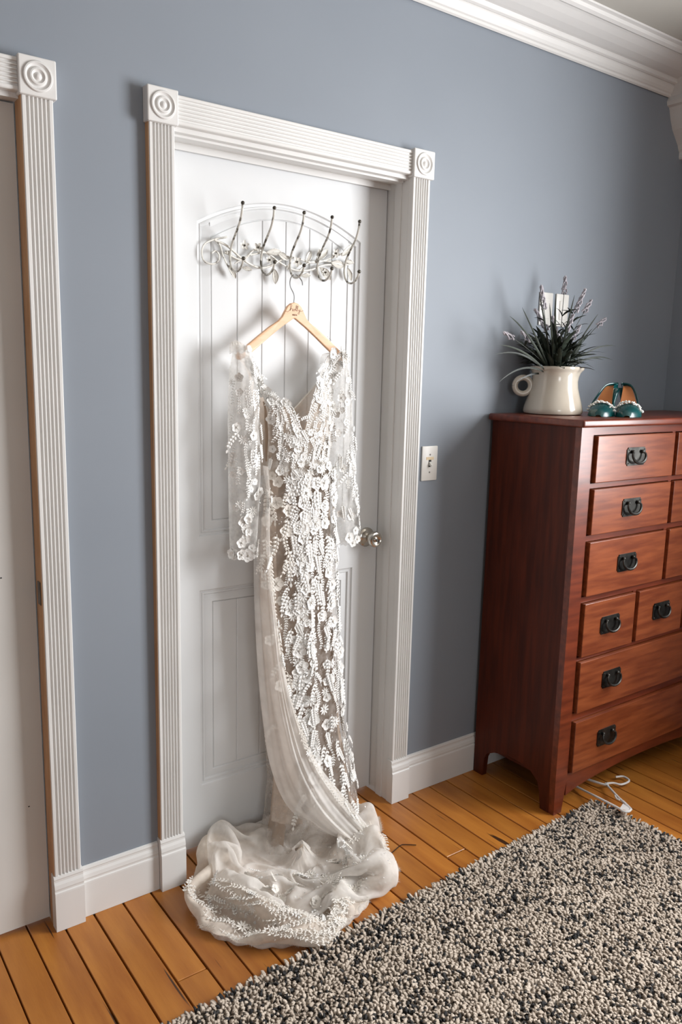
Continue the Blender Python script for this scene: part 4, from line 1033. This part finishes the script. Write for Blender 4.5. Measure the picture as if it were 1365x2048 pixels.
def app(kind, p, n, s_, down=None, ang=None, ivory=False):
    if cnt[kind] >= cap: return
    cnt[kind] += 1
    me = {'lace_flower': (fm5, fm5i), 'lace_daisy': (dm, dmi)}.get(kind)
    me = (me[1] if ivory else me[0]) if me else (random.choice(SPRI) if ivory else random.choice(SPR))
    if ang is None: ang = random.uniform(-PI, PI)
    o = link(kind, me, ds, frame(p+n*.0025, n, down, ang, s_))
    if kind == 'lace_flower' and s_ > .013: link('bead_centre', ctm, o, frame(p+n*.0030, n, down, ang, s_))
# columns down the skirt front
cols = [3.62, 3.85, 4.08, 4.30, 4.52, 4.74, 4.96, 5.20, 5.45, 5.72, 5.98]
for ci, th0 in enumerate(cols+[4.19, 4.41, 4.63]):
    z = ZW-.01-random.random()*.03; ph = random.random()*6
    while z > .10:
        u = (ZW-z)/ZW
        th = th0+.09*math.sin(9*u+ph)+random.uniform(-.05, .05)
        left = th < 4.15
        dens = (.95 if u < .35 else .80 if u < .62 else .55) if not left else (.55 if u < .25 else .25 if u < .55 else .06)
        if 4.1 < th < 4.45 and u > .6: dens *= .35
        if random.random() < dens:
            p = body(th, z, 1.015); n = bnorm(lambda a, b: body(a, b, 1.015), th, z); r_ = random.random()
            if r_ < .36: app('lace_flower', p, n, random.uniform(.013, .023), ivory=left)
            elif r_ < .55: app('lace_daisy', p, n, random.uniform(.014, .021), ivory=left)
            else: app('leaf_sprig', p, n, random.uniform(.045, .075), ang=random.uniform(-.5, .5), ivory=left)
        z -= random.uniform(.020, .038)
cap = 205
# scattered row over the waist
for k in range(20):
    th = 3.95+2.1*k/19; z = ZW+random.uniform(-.022, .020); p = body(th, min(z, ZW), 1.03); p.z = z
    app('lace_daisy' if k % 3 else 'lace_flower', p, bnorm(body, th, ZW-.02), random.uniform(.012, .018))
# bodice
for sd in (-1, 1):
    for k in range(120):
        z = random.uniform(ZW-.005, 1.565); s_ = random.random()
        if sd < 0 and s_ > .88 and z < 1.45: continue
        c_ = (abs(z-1.375)/.045)**2+((s_-.55)/.30)**2
        if c_ < 1 and random.random() < .72: continue
        p = bod(sd, s_, z); n = bnorm(lambda a, b: bod(sd, a, b), s_, z, .03, .01)
        if n.dot(Vector((-.4, -.85, 0))) < .3: n = Vector((-.15, -1, .1)).normalized()
        r_ = random.random()
        if r_ < .34: app('lace_flower', p, n, random.uniform(.009, .016))
        elif r_ < .55: app('lace_daisy', p, n, random.uniform(.010, .017))
        elif k % 2: app('leaf_sprig', p, n, random.uniform(.030, .050), ang=random.uniform(-.7, .7)+(.5 if sd < 0 else -.5))
cap = 268
# sleeves
for key in ('L', 'R'):
    f, zt_, zb_ = SLV[key]
    for k in range(52):
        z = zt_-(zt_-zb_)*((k+.5)/52)**.85; th = random.uniform(3.35, 5.9)
        p = f(th, z); n = bnorm(f, th, z); r_ = random.random(); low = (zt_-z)/(zt_-zb_) > .8
        if low or r_ < .33: app('lace_flower', p, n, random.uniform(.012, .020) if low else random.uniform(.009, .015))
        elif r_ < .5: app('lace_daisy', p, n, random.uniform(.010, .015))
        elif r_ < .85: app('leaf_sprig', p, n, random.uniform(.035, .06), ang=random.uniform(-.6, .6))
    for j in range(7):
        th = 3.3+2.6*j/6; p = f(th, zb_+.010); app('lace_flower', p, bnorm(f, th, zb_+.02), .017)
cap = 299
# sweep edge and train
for k in range(26):
    u = random.uniform(.05, .95); v = random.choice([random.uniform(.82, 1.0), random.uniform(.85, 1), random.uniform(.3, 1)]) if u < .55 else random.uniform(.75, 1)
    p = sweep(u, v); n = bnorm(sweep, u, v, .02, .03)
    app('lace_daisy' if k % 2 else 'leaf_sprig', p, n, .013 if k % 2 else .045, ang=random.uniform(-.6, .6))
for k in range(300):
    t = random.uniform(-PI-.05, .08); s_ = random.uniform(.30, .88)
    top_ = rout(t)*s_ < rout2(t)*.97
    if top_ and random.random() < .66: continue
    fs_ = ovs if top_ else trs; sq = rout(t)*s_/rout2(t) if top_ else s_
    p = fs_(t, sq); n = bnorm(fs_, t, sq, .05, .03)
    if n.z < 0: n = -n
    r_ = random.random()
    if r_ < .30: app('lace_flower', p, n, random.uniform(.012, .020), ivory=True)
    elif r_ < .42: app('lace_daisy', p, n, random.uniform(.013, .018), ivory=True)
    elif s_ < .82: app('leaf_sprig', p, n, random.uniform(.032, .052), ivory=random.random() < .6, ang=random.uniform(-PI, PI))
# embroidered vines and leaflets between the appliques, too fine to count
def leaflet(m, p, n, d, L, wd_):
    d = (d-n*d.dot(n)).normalized(); q = n.cross(d); p = p+n*.0022
    m.add([p, p+d*L*.4+q*wd_+n*.001, p+d*L, p+d*L*.4-q*wd_+n*.001, p+d*L*.4+n*.0022], [(0, 1, 4), (1, 2, 4), (2, 3, 4), (3, 0, 4)])
m = MB()
def vine(m, f, u, v, steps, du, dv, wob, Lr, normal=None):
    ph = random.uniform(0, 6)
    for k in range(steps):
        uu = u+du*k+wob*math.sin(k*.55+ph); vv = v+dv*k
        p = f(uu, vv); p2 = f(uu+du+wob*.5*math.cos(k*.55+ph), vv+dv); n = normal or bnorm(f, uu, vv)
        d = p2-p
        if d.length < 1e-5: continue
        d.normalize(); q = n.cross(d); p_ = p+n*.002
        m.add([p_-q*.0006, p_+q*.0006, p2+n*.002+q*.0006, p2+n*.002-q*.0006], [(0, 1, 2, 3)])
        for sg in (-1, 1): leaflet(m, p, n, d*.75+q*sg, random.uniform(*Lr), random.uniform(.0018, .0030))
bo = lambda t, z: body(t, z, 1.012)
for k in range(95):
    th = random.uniform(4.05, 6.0); z = random.uniform(.16, 1.2); u_ = (ZW-z)/ZW
    if u_ > .6 and random.random() < .45: continue
    n_ = random.randint(6, 14); vine(m, bo, th, z, min(n_, int((z-.08)/.008)), 0, -.0075, .03, (.006, .011))
for sd in (-1, 1):
    f_ = lambda a, b, sd=sd: bod(sd, min(max(a, 0), 1), b)
    for k in range(34):
        z = random.uniform(1.26, 1.56); vine(m, f_, random.uniform(.05, .8 if sd < 0 else 1), z, min(9, int((z-ZW)/.007)), .012 if sd < 0 else -.012, -.006, .03, (.005, .010), Vector((-.12, -1, .1)).normalized())
for key in ('L', 'R'):
    f_, zt_, zb_ = SLV[key]
    for k in range(26):
        z = random.uniform(zb_+.12, zt_-.04); vine(m, f_, random.uniform(3.4, 5.9), z, random.randint(6, 11), 0, -.0075, .05, (.005, .010))
o = m.build('embroidery', 'app', ds, smooth=2, fixn=False); o['kind'] = 'stuff'
m = MB()
for k in range(230):
    t = random.uniform(-PI-.1, .05); s_ = random.uniform(.55, .955)
    f_ = lambda a, b: trs(a, min(b, .99))+Vector((0, 0, .003))
    vine(m, f_, t, s_, random.randint(5, 10), random.choice((-1, 1))*.03, .004, .01, (.007, .013), Vector((0, -.2, 1)).normalized())
for k in range(34):
    u_ = random.uniform(.22, .90); v_ = random.uniform(.72, .97); vine(m, lambda a, b: sweep(min(a, .99), min(b, .985)), u_, v_, random.randint(5, 11), .0085, .002, .0, (.006, .011), Vector((-.3, -1, .25)).normalized())
o = m.build('train_embroidery', 'app2', ds, smooth=2, fixn=False); o['kind'] = 'stuff'
# sequins
m = MB()
def seq(p, n, s_):
    a = n.orthogonal().normalized(); a = Quaternion(n, random.uniform(0, 6)) @ a; b = n.cross(a); q = p+n*.004; tl = n*random.uniform(-.5, .5)*s_
    m.add([q+a*s_, q+b*s_+tl, q-a*s_, q-b*s_-tl], [(0, 1, 2, 3)])
for k in range(900):
    r_ = random.random()
    if r_ < .45: th, z = random.uniform(3.7, 6.0), random.uniform(.12, ZW); seq(body(th, z, 1.015), bnorm(body, th, z), random.uniform(.0012, .0022))
    elif r_ < .65:
        sd = random.choice((-1, 1)); s_, z = random.random(), random.uniform(ZW, 1.56); seq(bod(sd, s_*.8, z), Vector((-.1, -1, .2)).normalized(), random.uniform(.001, .0018))
    else: t, s_ = random.uniform(-PI, .15), random.uniform(.3, .95); p = ovs(t, s_); p.z += .002; seq(p, Vector((random.uniform(-.4, .4), random.uniform(-.5, .1), 1)).normalized(), random.uniform(.0014, .0026))
o = m.build('sequins', 'sequin', ds, fixn=False); o['kind'] = 'stuff'

# ================================================================== RUG
RC = Vector((2.312, -.436)); ra = math.atan2(.066, 1.69)
ex = Vector((-math.cos(ra), -math.sin(ra))); ey = Vector((math.sin(ra)*1.6, -math.cos(ra))).normalized()
RL, RW = 2.30, 1.62
rg = empty('shag_rug', (RC.x+ex.x*RL/2+ey.x*RW/2, RC.y+ex.y*RL/2+ey.y*RW/2, 0), 'speckled cream and charcoal shag rug in the foreground', 'rug')
def rpos(a, b, z): p = RC+ex*a+ey*b; return (p.x, p.y, z)
MB().add([rpos(.004, .004, .001), rpos(RL, .004, .001), rpos(RL, RW, .001), rpos(.004, RW, .001), rpos(.004, .004, .008), rpos(RL, .004, .008), rpos(RL, RW, .008), rpos(.004, RW, .008)],
         [(0, 3, 2, 1), (4, 5, 6, 7), (0, 1, 5, 4), (1, 2, 6, 5), (2, 3, 7, 6), (3, 0, 4, 7)]).build('rug_backing', 'backing', rg)
sp = .0082
na, nb = int(RL/sp), int(RW/sp)
A, B = np.meshgrid(np.arange(na)*sp, np.arange(nb)*sp, indexing='ij'); A = A.ravel()+rng.uniform(-.004, .004, na*nb)+.004; B = B.ravel()+rng.uniform(-.004, .004, na*nb)+.004
keep = ~((B > 1.05) & (rng.random(A.size) < .35)); A, B = A[keep], B[keep]
nz = np.array([mn.noise(Vector((a*80, b*80, 0)))+.28*mn.noise(Vector((a*9, b*9, 4))) for a, b in zip(A, B)])
dark = (nz+rng.normal(0, .16, A.size)) > .31
def tufts(sel, name, m, hmin, hmax, wmin, wmax):
    a, b = A[sel], B[sel]; n = a.size
    px = RC.x+ex.x*a+ey.x*b; py = RC.y+ex.y*a+ey.y*b
    h = rng.uniform(hmin, hmax, n); wd_ = rng.uniform(wmin, wmax, n); la = rng.uniform(0, 2*PI, n); ll = rng.uniform(.1, .95, n)*h
    ox = np.where(a < .012, -ex.x*.010, 0)+np.where(b < .012, -ey.x*.010, 0); oy = np.where(a < .012, -ex.y*.010, 0)+np.where(b < .012, -ey.y*.010, 0)
    V = np.zeros((n, 10, 3)); ph = rng.uniform(0, 2*PI, n)
    for lev, (zf, lf, wf) in enumerate([(0, 0, .75), (.55, .35, 1.0), (.95, .85, .75)]):
        for j in range(3):
            t = ph+2*PI*j/3+lev*.5
            V[:, lev*3+j, 0] = px+np.cos(la)*ll*lf+ox*lf+np.cos(t)*wd_*wf*.5
            V[:, lev*3+j, 1] = py+np.sin(la)*ll*lf+oy*lf+np.sin(t)*wd_*wf*.5
            V[:, lev*3+j, 2] = .007+h*zf*(1-.25*ll/h*lf)
    V[:, 9, 0] = px+np.cos(la)*ll*1.0+ox; V[:, 9, 1] = py+np.sin(la)*ll*1.0+oy; V[:, 9, 2] = .007+h*(1-.25*ll/h)
    F = []
    for lev in range(2):
        for j in range(3):
            k = (j+1) % 3; F.append((lev*3+j, lev*3+k, (lev+1)*3+k)); F.append((lev*3+j, (lev+1)*3+k, (lev+1)*3+j))
    for j in range(3): F.append((6+j, 6+(j+1) % 3, 9))
    F = np.array(F); nf = len(F)
    allF = (F[None]+(np.arange(n)*10)[:, None, None]).reshape(-1)
    me = bpy.data.meshes.new(name); me.vertices.add(n*10); me.vertices.foreach_set('co', V.reshape(-1))
    me.loops.add(n*nf*3); me.loops.foreach_set('vertex_index', allF.astype(np.int32))
    me.polygons.add(n*nf); me.polygons.foreach_set('loop_start', np.arange(0, n*nf*3, 3, dtype=np.int32)); me.polygons.foreach_set('loop_total', np.full(n*nf, 3, dtype=np.int32))
    me.update(calc_edges=True); me.validate(); me.materials.append(M[m])
    o = link(name, me, rg); o['kind'] = 'stuff'
tufts(~dark, 'cream_pile', 'yarn_l', .0075, .0125, .0105, .0150)
tufts(dark, 'charcoal_pile', 'yarn_d', .0095, .0140, .0085, .0125)

# ================================================================== SMALL THINGS ON THE FLOOR
ph_ = empty('plastic_hanger', flo(1235, 1590, .03), 'white plastic clothes hanger lying by the rug corner under the dresser', 'hanger')
def fp(pts): return [flo(a, b, z) for a, b, z in pts]
hk = fp([(1232, 1554, .012), (1247, 1553, .012), (1258, 1559, .012), (1257, 1564, .012), (1243, 1569, .014), (1228, 1566, .016), (1214, 1567, .018)])
MB().tube(spline(hk, 6), .0038, 8).build('hook', 'plastic', ph_, smooth=True)
MB().tube(spline(fp([(1150, 1549, .010), (1172, 1557, .012), (1195, 1565, .016), (1209, 1569, .018), (1218, 1571, .020)]), 5), .0045, 8).build('arm', 'plastic', ph_, smooth=True)
MB().tube(spline(fp([(1212, 1567, .018), (1222, 1578, .022), (1236, 1593, .030), (1250, 1606, .036), (1263, 1619, .040)]), 5), [.0042]*14+[.005]*7, 8).build('arm', 'plastic', ph_, smooth=True)
MB().tube(spline(fp([(1263, 1619, .040), (1258, 1623, .040), (1247, 1622, .040), (1234, 1614, .040), (1193, 1593, .036), (1165, 1579, .016), (1130, 1560, .010)]), 5), .0040, 8).build('trouser_bar', 'plastic', ph_, smooth=True)
MB().add(fp([(1247, 1607, .038), (1263, 1618, .038), (1259, 1622, .038), (1240, 1617, .038), (1247, 1607, .042), (1263, 1618, .042), (1259, 1622, .042), (1240, 1617, .042)]),
         [(0, 1, 2, 3), (4, 7, 6, 5), (0, 4, 5, 1), (1, 5, 6, 2), (2, 6, 7, 3), (3, 7, 4, 0)]).build('corner_web', 'plastic', ph_)
MB().tube(spline(fp([(1240, 1600, .036), (1234, 1597, .036), (1231, 1591, .036)]), 4), .003, 8).build('strap_notch', 'plastic', ph_, smooth=True)
pn = MB().tube(spline(fp([(783, 1707, .002), (793, 1698, .002), (803, 1690, .002), (812, 1689, .002), (833, 1690, .002)]), 3), .0014, 6).build('hairpin', 'pin', smooth=True)
tag(pn, 'thin brown bent hairpin lying on the floor between dress and rug', 'hairpin')
